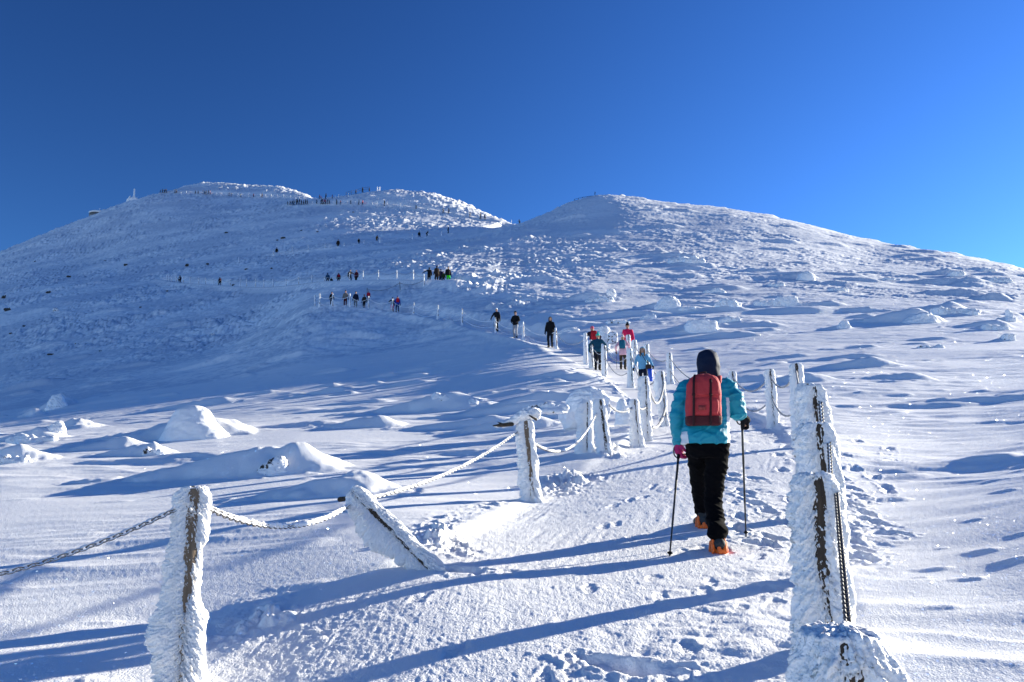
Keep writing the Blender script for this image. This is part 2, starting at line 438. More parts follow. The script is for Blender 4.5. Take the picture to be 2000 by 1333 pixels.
def snow_mat(name, col, rough=.62, grain=1.0, tint=.04, dark=None, glint=False):
    m, t, b = new_mat(name)
    N, L = t.nodes, t.links
    tc = N.new('ShaderNodeNewGeometry')
    n1 = N.new('ShaderNodeTexNoise'); n1.inputs['Scale'].default_value = .9; n1.inputs['Detail'].default_value = 6
    L.new(tc.outputs['Position'], n1.inputs['Vector'])
    mx = N.new('ShaderNodeMixRGB')
    mx.inputs[1].default_value = (*[c * (1 - tint) for c in col], 1); mx.inputs[2].default_value = (*col, 1)
    L.new(n1.outputs['Fac'], mx.inputs[0]); L.new(mx.outputs[0], b.inputs['Base Color'])
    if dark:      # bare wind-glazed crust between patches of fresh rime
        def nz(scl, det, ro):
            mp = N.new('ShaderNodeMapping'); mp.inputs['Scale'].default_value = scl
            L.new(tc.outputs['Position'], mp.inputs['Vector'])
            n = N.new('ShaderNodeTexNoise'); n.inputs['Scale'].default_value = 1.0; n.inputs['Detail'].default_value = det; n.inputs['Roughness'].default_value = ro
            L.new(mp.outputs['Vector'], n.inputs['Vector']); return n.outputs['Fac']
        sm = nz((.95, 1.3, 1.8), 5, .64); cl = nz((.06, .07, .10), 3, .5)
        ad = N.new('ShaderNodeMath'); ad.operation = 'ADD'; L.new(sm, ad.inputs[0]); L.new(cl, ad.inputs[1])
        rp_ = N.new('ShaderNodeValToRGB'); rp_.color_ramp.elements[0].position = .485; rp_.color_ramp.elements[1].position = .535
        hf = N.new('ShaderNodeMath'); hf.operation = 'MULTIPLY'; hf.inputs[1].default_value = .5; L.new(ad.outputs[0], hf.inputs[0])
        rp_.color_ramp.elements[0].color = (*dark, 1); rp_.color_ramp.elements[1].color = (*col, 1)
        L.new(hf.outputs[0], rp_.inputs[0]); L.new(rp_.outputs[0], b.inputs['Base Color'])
    b.inputs['Roughness'].default_value = rough
    b.inputs['Specular IOR Level'].default_value = .25
    # crystals, crust and grain
    g1 = N.new('ShaderNodeTexNoise'); g1.inputs['Scale'].default_value = 85; g1.inputs['Detail'].default_value = 3
    g2 = N.new('ShaderNodeTexNoise'); g2.inputs['Scale'].default_value = 14; g2.inputs['Detail'].default_value = 4
    L.new(tc.outputs['Position'], g1.inputs['Vector']); L.new(tc.outputs['Position'], g2.inputs['Vector'])
    b2 = N.new('ShaderNodeBump'); b2.inputs['Strength'].default_value = .16 * grain; b2.inputs['Distance'].default_value = .015
    L.new(g2.outputs['Fac'], b2.inputs['Height'])
    b1 = N.new('ShaderNodeBump'); b1.inputs['Strength'].default_value = .8 * grain; b1.inputs['Distance'].default_value = .008
    L.new(g1.outputs['Fac'], b1.inputs['Height']); L.new(b2.outputs['Normal'], b1.inputs['Normal'])
    L.new(b1.outputs['Normal'], b.inputs['Normal'])
    if glint:     # single mirror-like crystals turned at random
        vo = N.new('ShaderNodeTexVoronoi'); vo.inputs['Scale'].default_value = 42
        L.new(tc.outputs['Position'], vo.inputs['Vector'])
        sb = N.new('ShaderNodeVectorMath'); sb.operation = 'SUBTRACT'; sb.inputs[1].default_value = (.5, .5, .5); L.new(vo.outputs['Color'], sb.inputs[0])
        sc_ = N.new('ShaderNodeVectorMath'); sc_.operation = 'SCALE'; sc_.inputs['Scale'].default_value = 1.9; L.new(sb.outputs[0], sc_.inputs[0])
        ad_ = N.new('ShaderNodeVectorMath'); ad_.operation = 'ADD'; L.new(sc_.outputs[0], ad_.inputs[0]); L.new(tc.outputs['Normal'], ad_.inputs[1])
        nm = N.new('ShaderNodeVectorMath'); nm.operation = 'NORMALIZE'; L.new(ad_.outputs[0], nm.inputs[0])
        gl = N.new('ShaderNodeBsdfGlossy'); gl.inputs['Roughness'].default_value = .22; gl.inputs['Color'].default_value = (.9, .9, .9, 1); L.new(nm.outputs[0], gl.inputs['Normal'])
        wn = N.new('ShaderNodeTexWhiteNoise'); wn.noise_dimensions = '3D'; L.new(vo.outputs['Position'], wn.inputs['Vector'])
        g1_ = N.new('ShaderNodeMath'); g1_.operation = 'GREATER_THAN'; g1_.inputs[1].default_value = .87; L.new(wn.outputs['Value'], g1_.inputs[0])
        g2_ = N.new('ShaderNodeMath'); g2_.operation = 'LESS_THAN'; g2_.inputs[1].default_value = .30; L.new(vo.outputs['Distance'], g2_.inputs[0])
        mu = N.new('ShaderNodeMath'); mu.operation = 'MULTIPLY'; L.new(g1_.outputs[0], mu.inputs[0]); L.new(g2_.outputs[0], mu.inputs[1])
        L.new(mu.outputs[0], gl.inputs['Color']); ms = N.new('ShaderNodeAddShader'); L.new(b.outputs[0], ms.inputs[0]); L.new(gl.outputs[0], ms.inputs[1])
        L.new(ms.outputs[0], t.nodes['Material Output'].inputs['Surface'])
    return m
M_SNOW = snow_mat('wind_packed_snow', (.90, .90, .905), glint=True)
M_PATH = snow_mat('trampled_snow', (.88, .88, .89), .6, 1.25)
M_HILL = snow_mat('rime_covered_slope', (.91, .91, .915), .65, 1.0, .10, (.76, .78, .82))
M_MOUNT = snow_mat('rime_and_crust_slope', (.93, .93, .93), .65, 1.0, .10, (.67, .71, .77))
M_RIME = snow_mat('rime_ice', (.90, .90, .91), .6, 1.6)

# ------------------------------------------------------------------ the ground mesh: a fan of quads, finer near the viewer
def mesh_from_grid(name, xs, ys, zs, keep, mat, kind='structure'):
    nr_, nc = xs.shape
    idx = np.arange(nr_ * nc).reshape(nr_, nc)
    q = np.stack([idx[:-1, :-1], idx[:-1, 1:], idx[1:, 1:], idx[1:, :-1]], -1)[keep]
    used = np.zeros(nr_ * nc, bool); used[q.ravel()] = True
    remap = np.cumsum(used) - 1
    co = np.stack([xs.ravel()[used], ys.ravel()[used], zs.ravel()[used]], -1).astype(np.float32)
    q = remap[q].astype(np.int32)
    me = bpy.data.meshes.new(name)
    me.vertices.add(len(co)); me.vertices.foreach_set('co', co.ravel())
    me.loops.add(q.size); me.loops.foreach_set('vertex_index', q.ravel())
    me.polygons.add(len(q))
    me.polygons.foreach_set('loop_start', np.arange(0, q.size, 4, dtype=np.int32))
    me.polygons.foreach_set('use_smooth', np.ones(len(q), bool))
    me.update(calc_edges=True)
    me.materials.append(mat)
    o = bpy.data.objects.new(name, me); COL.objects.link(o)
    o['kind'] = kind
    return o

_res = float(__import__('os').environ.get('GRID', '1'))
_xd = np.arange(-.74, .74, 1 / (880 * _res))
_xc = np.concatenate([-1.55 * np.ones(1), -np.geomspace(1.5, .76, 60), _xd, np.geomspace(.76, 1.5, 60), 1.55 * np.ones(1)])
_yl = np.concatenate([np.exp(np.arange(math.log(.9), math.log(2.6), .012 / _res)), np.exp(np.arange(math.log(2.6), math.log(11), .0029 / _res)), np.exp(np.arange(math.log(11.04), math.log(430), .0046 / _res)), np.geomspace(434, 1200, 40)])
gX, gY = np.meshgrid(_xc, _yl)
gx = gX * gY; gy = gY
gz = np.empty(gx.shape); gp = np.empty(gx.shape); gf = np.empty(gx.shape); gu = np.empty(gx.shape)
for a in range(0, gx.shape[0], 200):
    s = slice(a, a + 200)
    gz[s] = H(gx[s], gy[s]); gp[s] = H.mpath; gf[s] = H.mfar; gu[s] = H.up
def cm(a): return .25 * (a[:-1, :-1] + a[1:, :-1] + a[:-1, 1:] + a[1:, 1:])
kp = (np.maximum(cm(gp), cm(gf)) > .5)
cX, cY, cZ = cm(gX), cm(gY), cm(gz)
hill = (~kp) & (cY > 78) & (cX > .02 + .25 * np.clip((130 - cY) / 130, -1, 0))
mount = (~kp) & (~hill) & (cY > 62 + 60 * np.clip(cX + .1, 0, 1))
field = ~(kp | hill | mount)
mesh_from_grid('snow_path', gx, gy, gz, kp, M_PATH)
mesh_from_grid('snow_field', gx, gy, gz, field, M_SNOW)
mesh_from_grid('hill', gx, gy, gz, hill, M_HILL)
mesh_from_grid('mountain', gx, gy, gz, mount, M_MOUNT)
# snow behind and beside the viewer, down to the valley
_bx = np.concatenate([-np.geomspace(3000, 1.4, 70), np.linspace(-1.3, 1.3, 30), np.geomspace(1.4, 3000, 70)])
_by = np.concatenate([-np.geomspace(3000, 1, 50), np.linspace(-.9, .9, 14)])
bX, bY = np.meshgrid(_bx, _by)
bz = .155 * np.minimum(bY, 1) * np.exp(-np.clip(-bY, 0, None) / 900) - np.clip(np.abs(bX) - 1.4, 0, None) * .02 - .012 
mesh_from_grid('snow_slope', bX, bY, bz, np.ones((bX.shape[0] - 1, bX.shape[1] - 1), bool), M_SNOW)
print('ground', gx.size, round(time.time() - T0, 1))
# ------------------------------------------------------------------ building helpers
def V3(a): return np.array(a, float)

def at(px, py, y):
    """world point seen at that pixel when it stands y metres ahead"""
    X, T = ray(px, py)
    return V3((X * y, y, EYE + T * y))

def frame(d):
    d = d / (np.linalg.norm(d) + 1e-9)
    a = V3((0, 0, 1)) if abs(d[2]) < .9 else V3((0, 1, 0))
    u = np.cross(a, d); u /= np.linalg.norm(u)
    return u, np.cross(d, u), d

def tube(P, R, seg=10, flat=None, cap=True):
    """swept tube with rounded ends; flat scales the second axis"""
    P = [V3(p) for p in P]; R = list(R) if np.ndim(R) else [R] * len(P)
    fl = flat or 1.0
    if cap:
        d0 = (P[0] - P[1]); d0 /= np.linalg.norm(d0); d1 = (P[-1] - P[-2]); d1 /= np.linalg.norm(d1)
        P = [P[0] + d0 * R[0] * .95, P[0] + d0 * R[0] * .6] + P + [P[-1] + d1 * R[-1] * .6, P[-1] + d1 * R[-1] * .95]
        R = [R[0] * .3, R[0] * .8] + R + [R[-1] * .8, R[-1] * .3]
    vs = []; fs = []; n = len(P); u0 = None
    for i in range(n):
        d = P[min(i + 1, n - 1)] - P[max(i - 1, 0)]
        u, v, d = frame(d)
        if u0 is not None:
            u = u0 - d * np.dot(u0, d); u /= np.linalg.norm(u) + 1e-9; v = np.cross(d, u)
        u0 = u
        for k in range(seg):
            a = 2 * math.pi * k / seg
            vs.append(P[i] + R[i] * (math.cos(a) * u + math.sin(a) * v * fl))
    for i in range(n - 1):
        for k in range(seg):
            a, b = i * seg + k, i * seg + (k + 1) % seg
            fs.append((a, b, b + seg, a + seg))
    fs.append(tuple(range(seg))[::-1]); fs.append(tuple((n - 1) * seg + k for k in range(seg)))
    return vs, fs

def loft(rings, seg=20, power=2.0):
    """rings of (centre, half width x, half depth y): horizontal super-ellipses stacked"""
    vs = []; fs = []
    for c, rx, ry in rings:
        for k in range(seg):
            a = 2 * math.pi * k / seg; ca, sa = math.cos(a), math.sin(a)
            q = (abs(ca) ** power + abs(sa) ** power) ** (-1 / power)
            vs.append((c[0] + rx * q * ca, c[1] + ry * q * sa, c[2]))
    n = len(rings)
    for i in range(n - 1):
        for k in range(seg):
            a, b = i * seg + k, i * seg + (k + 1) % seg
            fs.append((a, b, b + seg, a + seg))
    fs.append(tuple(range(seg))[::-1]); fs.append(tuple((n - 1) * seg + k for k in range(seg)))
    return vs, fs

def ball(c, r, seg=14, rings=9, rot=0.0):
    r = (r, r, r) if np.ndim(r) == 0 else r
    vs = [(c[0], c[1], c[2] - r[2])]; fs = []
    for i in range(1, rings):
        t = math.pi * i / rings - math.pi / 2
        for k in range(seg):
            a = 2 * math.pi * k / seg
            vs.append((c[0] + r[0] * math.cos(t) * math.cos(a), c[1] + r[1] * math.cos(t) * math.sin(a), c[2] + r[2] * math.sin(t)))
    vs.append((c[0], c[1], c[2] + r[2])); e = len(vs) - 1
    for k in range(seg):
        fs.append((0, 1 + (k + 1) % seg, 1 + k)); fs.append((e, e - seg + k, e - seg + (k + 1) % seg))
    for i in range(rings - 2):
        for k in range(seg):
            a, b = 1 + i * seg + k, 1 + i * seg + (k + 1) % seg
            fs.append((a, b, b + seg, a + seg))
    return vs, fs

def box(c, s, rot=0.0):
    vs = []; cr, sr = math.cos(rot), math.sin(rot)
    for z in (-1, 1):
        for x, y in ((-1, -1), (1, -1), (1, 1), (-1, 1)):
            dx, dy = x * s[0] / 2, y * s[1] / 2
            vs.append((c[0] + dx * cr - dy * sr, c[1] + dx * sr + dy * cr, c[2] + z * s[2] / 2))
    return vs, [(0, 3, 2, 1), (4, 5, 6, 7), (0, 1, 5, 4), (1, 2, 6, 5), (2, 3, 7, 6), (3, 0, 4, 7)]

def join(parts):
    vs = []; fs = []
    for v, f in parts:
        o = len(vs); vs.extend([tuple(p) for p in v]); fs.extend([tuple(i + o for i in q) for q in f])
    return vs, fs

def to_mesh(name, vf, mats, smooth=True):
    me = bpy.data.meshes.new(name)
    me.from_pydata([tuple(map(float, v)) for v in vf[0]], [], vf[1])
    if smooth: me.polygons.foreach_set('use_smooth', np.ones(len(me.polygons), bool))
    for m in (mats if isinstance(mats, (list, tuple)) else [mats]): me.materials.append(m)
    me.update()
    return me

def remesh(parts, voxel, smooth=2, noise=None):
    """one continuous skin round all the parts"""
    me = to_mesh('tmp', join(parts), [])
    ob = bpy.data.objects.new('tmp', me); COL.objects.link(ob)
    md = ob.modifiers.new('r', 'REMESH'); md.mode = 'VOXEL'; md.voxel_size = voxel
    if smooth:
        ms = ob.modifiers.new('s', 'SMOOTH'); ms.iterations = smooth; ms.factor = .5
    ev = ob.evaluated_get(bpy.context.evaluated_depsgraph_get()); m2 = ev.to_mesh()
    n = len(m2.vertices); co = np.empty(n * 3); m2.vertices.foreach_get('co', co); co = co.reshape(-1, 3)
    if noise is not None:
        no = np.empty(n * 3); m2.vertices.foreach_get('normal', no); no = no.reshape(-1, 3)
        co = co + no * noise(co)[:, None]
    fs = [tuple(p.vertices) for p in m2.polygons]
    ev.to_mesh_clear(); bpy.data.objects.remove(ob); bpy.data.meshes.remove(me)
    return [tuple(v) for v in co], fs

def obj(name, me, parent=None, loc=None, rz=0.0, label=None, cat=None, group=None):
    o = bpy.data.objects.new(name, me); COL.objects.link(o)
    if parent is not None: o.parent = parent
    if loc is not None: o.location = tuple(map(float, loc))
    if rz: o.rotation_euler[2] = rz
    if label: o['label'] = label
    if cat: o['category'] = cat
    if group: o['group'] = group
    return o

def mat(name, col, rough=.7, spec=.3, noise=0.0, scale=30, bump=0.0, bscale=60, col2=None, stretch=None):
    m, t, b = new_mat(name)
    b.inputs['Base Color'].default_value = (*col, 1); b.inputs['Roughness'].default_value = rough
    b.inputs['Specular IOR Level'].default_value = spec
    tc = t.nodes.new('ShaderNodeTexCoord'); vec = tc.outputs['Object']
    if stretch:
        mp = t.nodes.new('ShaderNodeMapping'); mp.inputs['Scale'].default_value = stretch
        t.links.new(vec, mp.inputs['Vector']); vec = mp.outputs['Vector']
    if noise or col2:
        n1 = t.nodes.new('ShaderNodeTexNoise'); n1.inputs['Scale'].default_value = scale; n1.inputs['Detail'].default_value = 5
        t.links.new(vec, n1.inputs['Vector'])
        mx = t.nodes.new('ShaderNodeMixRGB')
        mx.inputs[1].default_value = (*[c * (1 - noise) for c in col], 1)
        mx.inputs[2].default_value = (*(col2 or [min(1, c * (1 + noise)) for c in col]), 1)
        t.links.new(n1.outputs['Fac'], mx.inputs[0]); t.links.new(mx.outputs[0], b.inputs['Base Color'])
    if bump:
        n2 = t.nodes.new('ShaderNodeTexNoise'); n2.inputs['Scale'].default_value = bscale; n2.inputs['Detail'].default_value = 4
        t.links.new(vec, n2.inputs['Vector'])
        bp = t.nodes.new('ShaderNodeBump'); bp.inputs['Strength'].default_value = bump; bp.inputs['Distance'].default_value = .01
        t.links.new(n2.outputs['Fac'], bp.inputs['Height']); t.links.new(bp.outputs['Normal'], b.inputs['Normal'])
    return m
_mc = {}
def cmat(col, kind='cloth'):
    k = (tuple(round(c, 3) for c in col), kind)
    if k not in _mc: _mc[k] = mat(kind, col, .85, .08, .18, 14, .3, 40)
    return _mc[k]
M_WOOD = mat('weathered_timber', (.16, .115, .08), .85, .2, .5, 9, .6, 30, (.30, .22, .15), (6, 6, .7))
M_DARKWOOD = mat('dark_timber', (.035, .028, .022), .85, .2, .4, 12, .6, 30, (.10, .075, .055), (6, 6, .7))
M_STEEL = mat('bare_steel_chain', (.07, .062, .06), .5, .4, .35, 60)
M_METAL = mat('galvanised_chain', (.13, .12, .12), .55, .4, .35, 40)
def frost_top(m, lo, hi, amt=1.0):
    # hoar frost that has settled on the upper side of the steel
    t = m.node_tree; b = t.nodes['Principled BSDF']; src = b.inputs['Base Color'].links[0].from_socket
    g = t.nodes.new('ShaderNodeNewGeometry'); sx = t.nodes.new('ShaderNodeSeparateXYZ'); t.links.new(g.outputs['Normal'], sx.inputs[0])
    n = t.nodes.new('ShaderNodeTexNoise'); n.inputs['Scale'].default_value = 45; t.links.new(g.outputs['Position'], n.inputs['Vector'])
    ad = t.nodes.new('ShaderNodeMath'); ad.operation = 'MULTIPLY_ADD'; ad.inputs[1].default_value = .8; t.links.new(n.outputs['Fac'], ad.inputs[0]); t.links.new(sx.outputs['Z'], ad.inputs[2])
    mr = t.nodes.new('ShaderNodeMapRange'); mr.inputs['From Min'].default_value = lo; mr.inputs['From Max'].default_value = hi; t.links.new(ad.outputs[0], mr.inputs['Value'])
    mx = t.nodes.new('ShaderNodeMixRGB'); mx.inputs[2].default_value = (.86, .87, .89, 1); t.links.new(mr.outputs[0], mx.inputs[0]); t.links.new(src, mx.inputs[1]); t.links.new(mx.outputs[0], b.inputs['Base Color'])
frost_top(M_METAL, .35, .75)
M_ROPE = mat('frosted_rope', (.36, .36, .37), .8, .2, .3, 60, .4, 120)
M_SKIN = mat('skin', (.45, .27, .20), .55, .35, .1, 20)
M_BLACK = cmat((.012, .012, .014))
# ------------------------------------------------------------------ people
def ik(a, c, l1, l2, pole):
    a, c = V3(a), V3(c); d = c - a; L = np.linalg.norm(d)
    if L > (l1 + l2) * .995:
        c = a + d / L * (l1 + l2) * .995; d = c - a; L = np.linalg.norm(d)
    e = d / L; x = (l1 * l1 - l2 * l2 + L * L) / (2 * L)
    p = V3(pole) - e * np.dot(V3(pole), e); p /= np.linalg.norm(p) + 1e-9
    return a + e * x + p * math.sqrt(max(l1 * l1 - x * x, 1e-6)), c

def skel(stride=.22, lean=.05, lh=(-.29, .06, .84), rh=(.29, .06, .84), drop=.0, turn=0.0, look=0.0):
    """joints of a figure 1.72 m tall that faces +y"""
    J = {}
    hz = .90 - drop - abs(stride) * .08
    J['pel'] = V3((0, 0, hz + .04))
    J['hipL'] = V3((-.09, 0, hz)); J['hipR'] = V3((.09, 0, hz))
    fl, fr = stride / 2, -stride / 2
    J['kneL'], J['ankL'] = ik(J['hipL'], (-.105, fl, .095), .43, .42, (-.05, 1, 0))
    J['kneR'], J['ankR'] = ik(J['hipR'], (.105, fr, .095), .43, .42, (.05, 1, 0))
    c, s = math.cos(turn), math.sin(turn)
    def up(x, y, z):
        k = z - hz
        x, y = x * c - y * s, x * s + y * c
        return V3((x, y + lean * k / .5, hz + k * math.sqrt(max(0, 1 - (lean / .5) ** 2))))
    J['waist'] = up(0, 0, hz + .16); J['chest'] = up(0, 0, hz + .38)
    J['shoL'] = up(-.160, -.01, hz + .515); J['shoR'] = up(.160, -.01, hz + .515)
    J['neck'] = up(0, 0, hz + .58)
    J['head'] = up(0, .025, hz + .72)
    J['elbL'], J['wriL'] = ik(J['shoL'], lh, .29, .26, (-.7, -.8, -.2))
    J['elbR'], J['wriR'] = ik(J['shoR'], rh, .29, .26, (.7, -.8, -.2))
    J['look'] = look
    return J

def p_legs(J, k=1.0):
    P = []
    for s in 'LR':
        P.append(tube([J['hip' + s], J['kne' + s], J['ank' + s]], [.092 * k, .068 * k, .058 * k], 12))
    h = J['hipL'] * .5 + J['hipR'] * .5
    P.append(loft([(h + V3((0, 0, -.09)), .12 * k, .085 * k), (h, .168 * k, .115 * k), (h + V3((0, 0, .12)), .155 * k, .11 * k)], 16))
    return P

def p_torso(J, k=1.0, hem=-.06):
    h = J['pel']; P = []
    P.append(loft([(h + V3((0, 0, hem)), .178 * k, .130 * k), (h + V3((0, 0, .06)), .170 * k, .125 * k), (J['waist'], .155 * k, .116 * k), (J['chest'], .172 * k, .128 * k),
                   (J['shoL'] * .5 + J['shoR'] * .5 - V3((0, 0, .02)), .142 * k, .102 * k), (J['neck'] + V3((0, 0, .0)), .080 * k, .072 * k)], 20, 2.3))
    return P

def p_arms(J, k=1.0):
    return [tube([J['sho' + s] + V3((0, 0, -.02)), J['elb' + s], J['wri' + s]], [.068 * k, .054 * k, .042 * k], 12) for s in 'LR']

def p_head(J, k=1.0):
    h = J['head']; a = J['look']; f = V3((math.sin(-a), math.cos(a), 0)); r = V3((f[1], -f[0], 0))
    P = [tube([J['neck'] - V3((0, 0, .04)), h - V3((0, 0, .06))], [.056, .052], 10),
         loft([(h + V3((0, 0, -.118)) + f * .035, .030, .035), (h + V3((0, 0, -.09)) + f * .02, .052, .065), (h + V3((0, 0, -.03)) + f * .008, .070, .088), (h + V3((0, 0, .03)), .076, .096),
               (h + V3((0, 0, .08)) - f * .004, .064, .082), (h + V3((0, 0, .112)) - f * .004, .030, .042)], 16)]
    P.append(tube([h + f * .088 + V3((0, 0, .01)), h + f * .104 + V3((0, 0, -.035))], [.010, .014], 8))       # nose
    P.append(tube([h + f * .078 - r * .024 + V3((0, 0, -.068)), h + f * .078 + r * .024 + V3((0, 0, -.068))], [.008, .008], 6))   # mouth
    for s in (-1, 1):
        P.append(ball(h + r * s * .077 - f * .005 + V3((0, 0, -.01)), (.014, .02, .032), 8, 6))
        P.append(ball(h + f * .082 + r * s * .031 + V3((0, 0, .018)), (.014, .012, .009), 8, 6))
    return P

def p_boot(J, s, k=1.0):
    a = J['ank' + s]; sd = -1 if s == 'L' else 1
    return [tube([a + V3((0, 0, .10)), a], [.056 * k, .054 * k], 10),
            tube([a + V3((0, -.045, -.045)), a + V3((.012 * sd, .06, -.05)), a + V3((.018 * sd, .16, -.058))], [.050 * k, .050 * k, .042 * k], 10, .85)]

def p_hand(w, d, side, k=1.0, curl=.5, pn=None):
    """palm, four bent fingers of unequal length and a thumb; d points from wrist to knuckles"""
    d = V3(d) / np.linalg.norm(d)
    pn = V3(pn) if pn is not None else V3((-side, 0, 0))        # direction the palm faces
    pn = pn - d * np.dot(pn, d); pn /= np.linalg.norm(pn) + 1e-9
    x = np.cross(pn, d) * side                                   # towards the thumb
    w = V3(w); P = [tube([w - d * .03, w + d * .03, w + d * .078], [.026 * k, .034 * k, .036 * k], 10, .55)]
    if abs(np.dot(frame(d)[0], pn)) > .7:
        P[0] = tube([w - d * .03 + x * .0, w + d * .03, w + d * .078], [.028 * k, .034 * k, .036 * k], 10)
    for i, L in enumerate((.072, .080, .075, .058)):
        b = w + d * .082 * k + x * (.030 - .020 * i) * k
        pts = [b]; a = curl * .5
        for q in (.45, .32, .23):
            pts.append(pts[-1] + (d * math.cos(a) + pn * math.sin(a)) * L * q * k); a += curl
        P.append(tube(pts, [.0105 * k, .010 * k, .0092 * k, .008 * k], 8))
    tb = w + d * .022 * k + x * .028 * k
    P.append(tube([tb, tb + (x * .7 + d * .7 + pn * .25) * .036 * k, tb + (x * .45 + d * .95 + pn * .75) * .066 * k], [.0135 * k, .012 * k, .0095 * k], 8))
    return P

def cap_parts(J, kind):
    h = J['head']; a = J['look']; f = V3((math.sin(-a), math.cos(a), 0))
    if kind == 'hood':
        return [loft([(h + V3((0, 0, -.15)) - f * .03, .11, .09), (h + V3((0, 0, -.09)) - f * .035, .098, .095), (h - f * .03, .104, .105), (h + V3((0, 0, .07)) - f * .02, .096, .105), (h + V3((0, 0, .135)) - f * .01, .05, .06)], 18)]
    P = [loft([(h + V3((0, 0, .015)) - f * .012, .088, .105), (h + V3((0, 0, .06)) - f * .01, .090, .106), (h + V3((0, 0, .11)) - f * .01, .068, .085), (h + V3((0, 0, .142)) - f * .01, .028, .036)], 16)]
    if kind == 'bobble': P.append(ball(h + V3((0, 0, .165)) - f * .01, .038, 10, 7))
    return P

def pack_parts(J, k=1.0):
    c = J['chest']; b = c + V3((0, -.21, -.02))
    return [loft([(b + V3((0, .0, -.22)), .13 * k, .08), (b + V3((0, -.02, -.10)), .155 * k, .10), (b + V3((0, -.015, .10)), .15 * k, .095), (b + V3((0, .01, .20)), .11 * k, .07)], 16, 3.0),
            tube([b + V3((-.10, .05, .18)), J['shoL'] + V3((.07, .02, .075)), J['chest'] + V3((-.10, .135, .03)), J['waist'] + V3((-.17, .03, .0)), b + V3((-.12, .03, -.16))], .024, 8),
            tube([b + V3((.10, .05, .18)), J['shoR'] + V3((-.07, .02, .075)), J['chest'] + V3((.10, .135, .03)), J['waist'] + V3((.17, .03, .0)), b + V3((.12, .03, -.16))], .024, 8)]

_rw = random.Random(3)
def wrinkle(amp, sx=9, sz=16):
    o = _rw.uniform(0, 50)
    def f(co):
        return (perlin(co[:, 0] * sx + co[:, 1] * sx + o, co[:, 2] * sz + .6 * co[:, 0] * sx, 3) + .5 * perlin(co[:, 0] * sx * 2.3 - co[:, 1] * 11, co[:, 2] * sz * 1.7 + o, 5)) * amp
    return f

def scale_vf(vf, k):
    return [(p[0] * k, p[1] * k, p[2] * k) for p in vf[0]], vf[1]

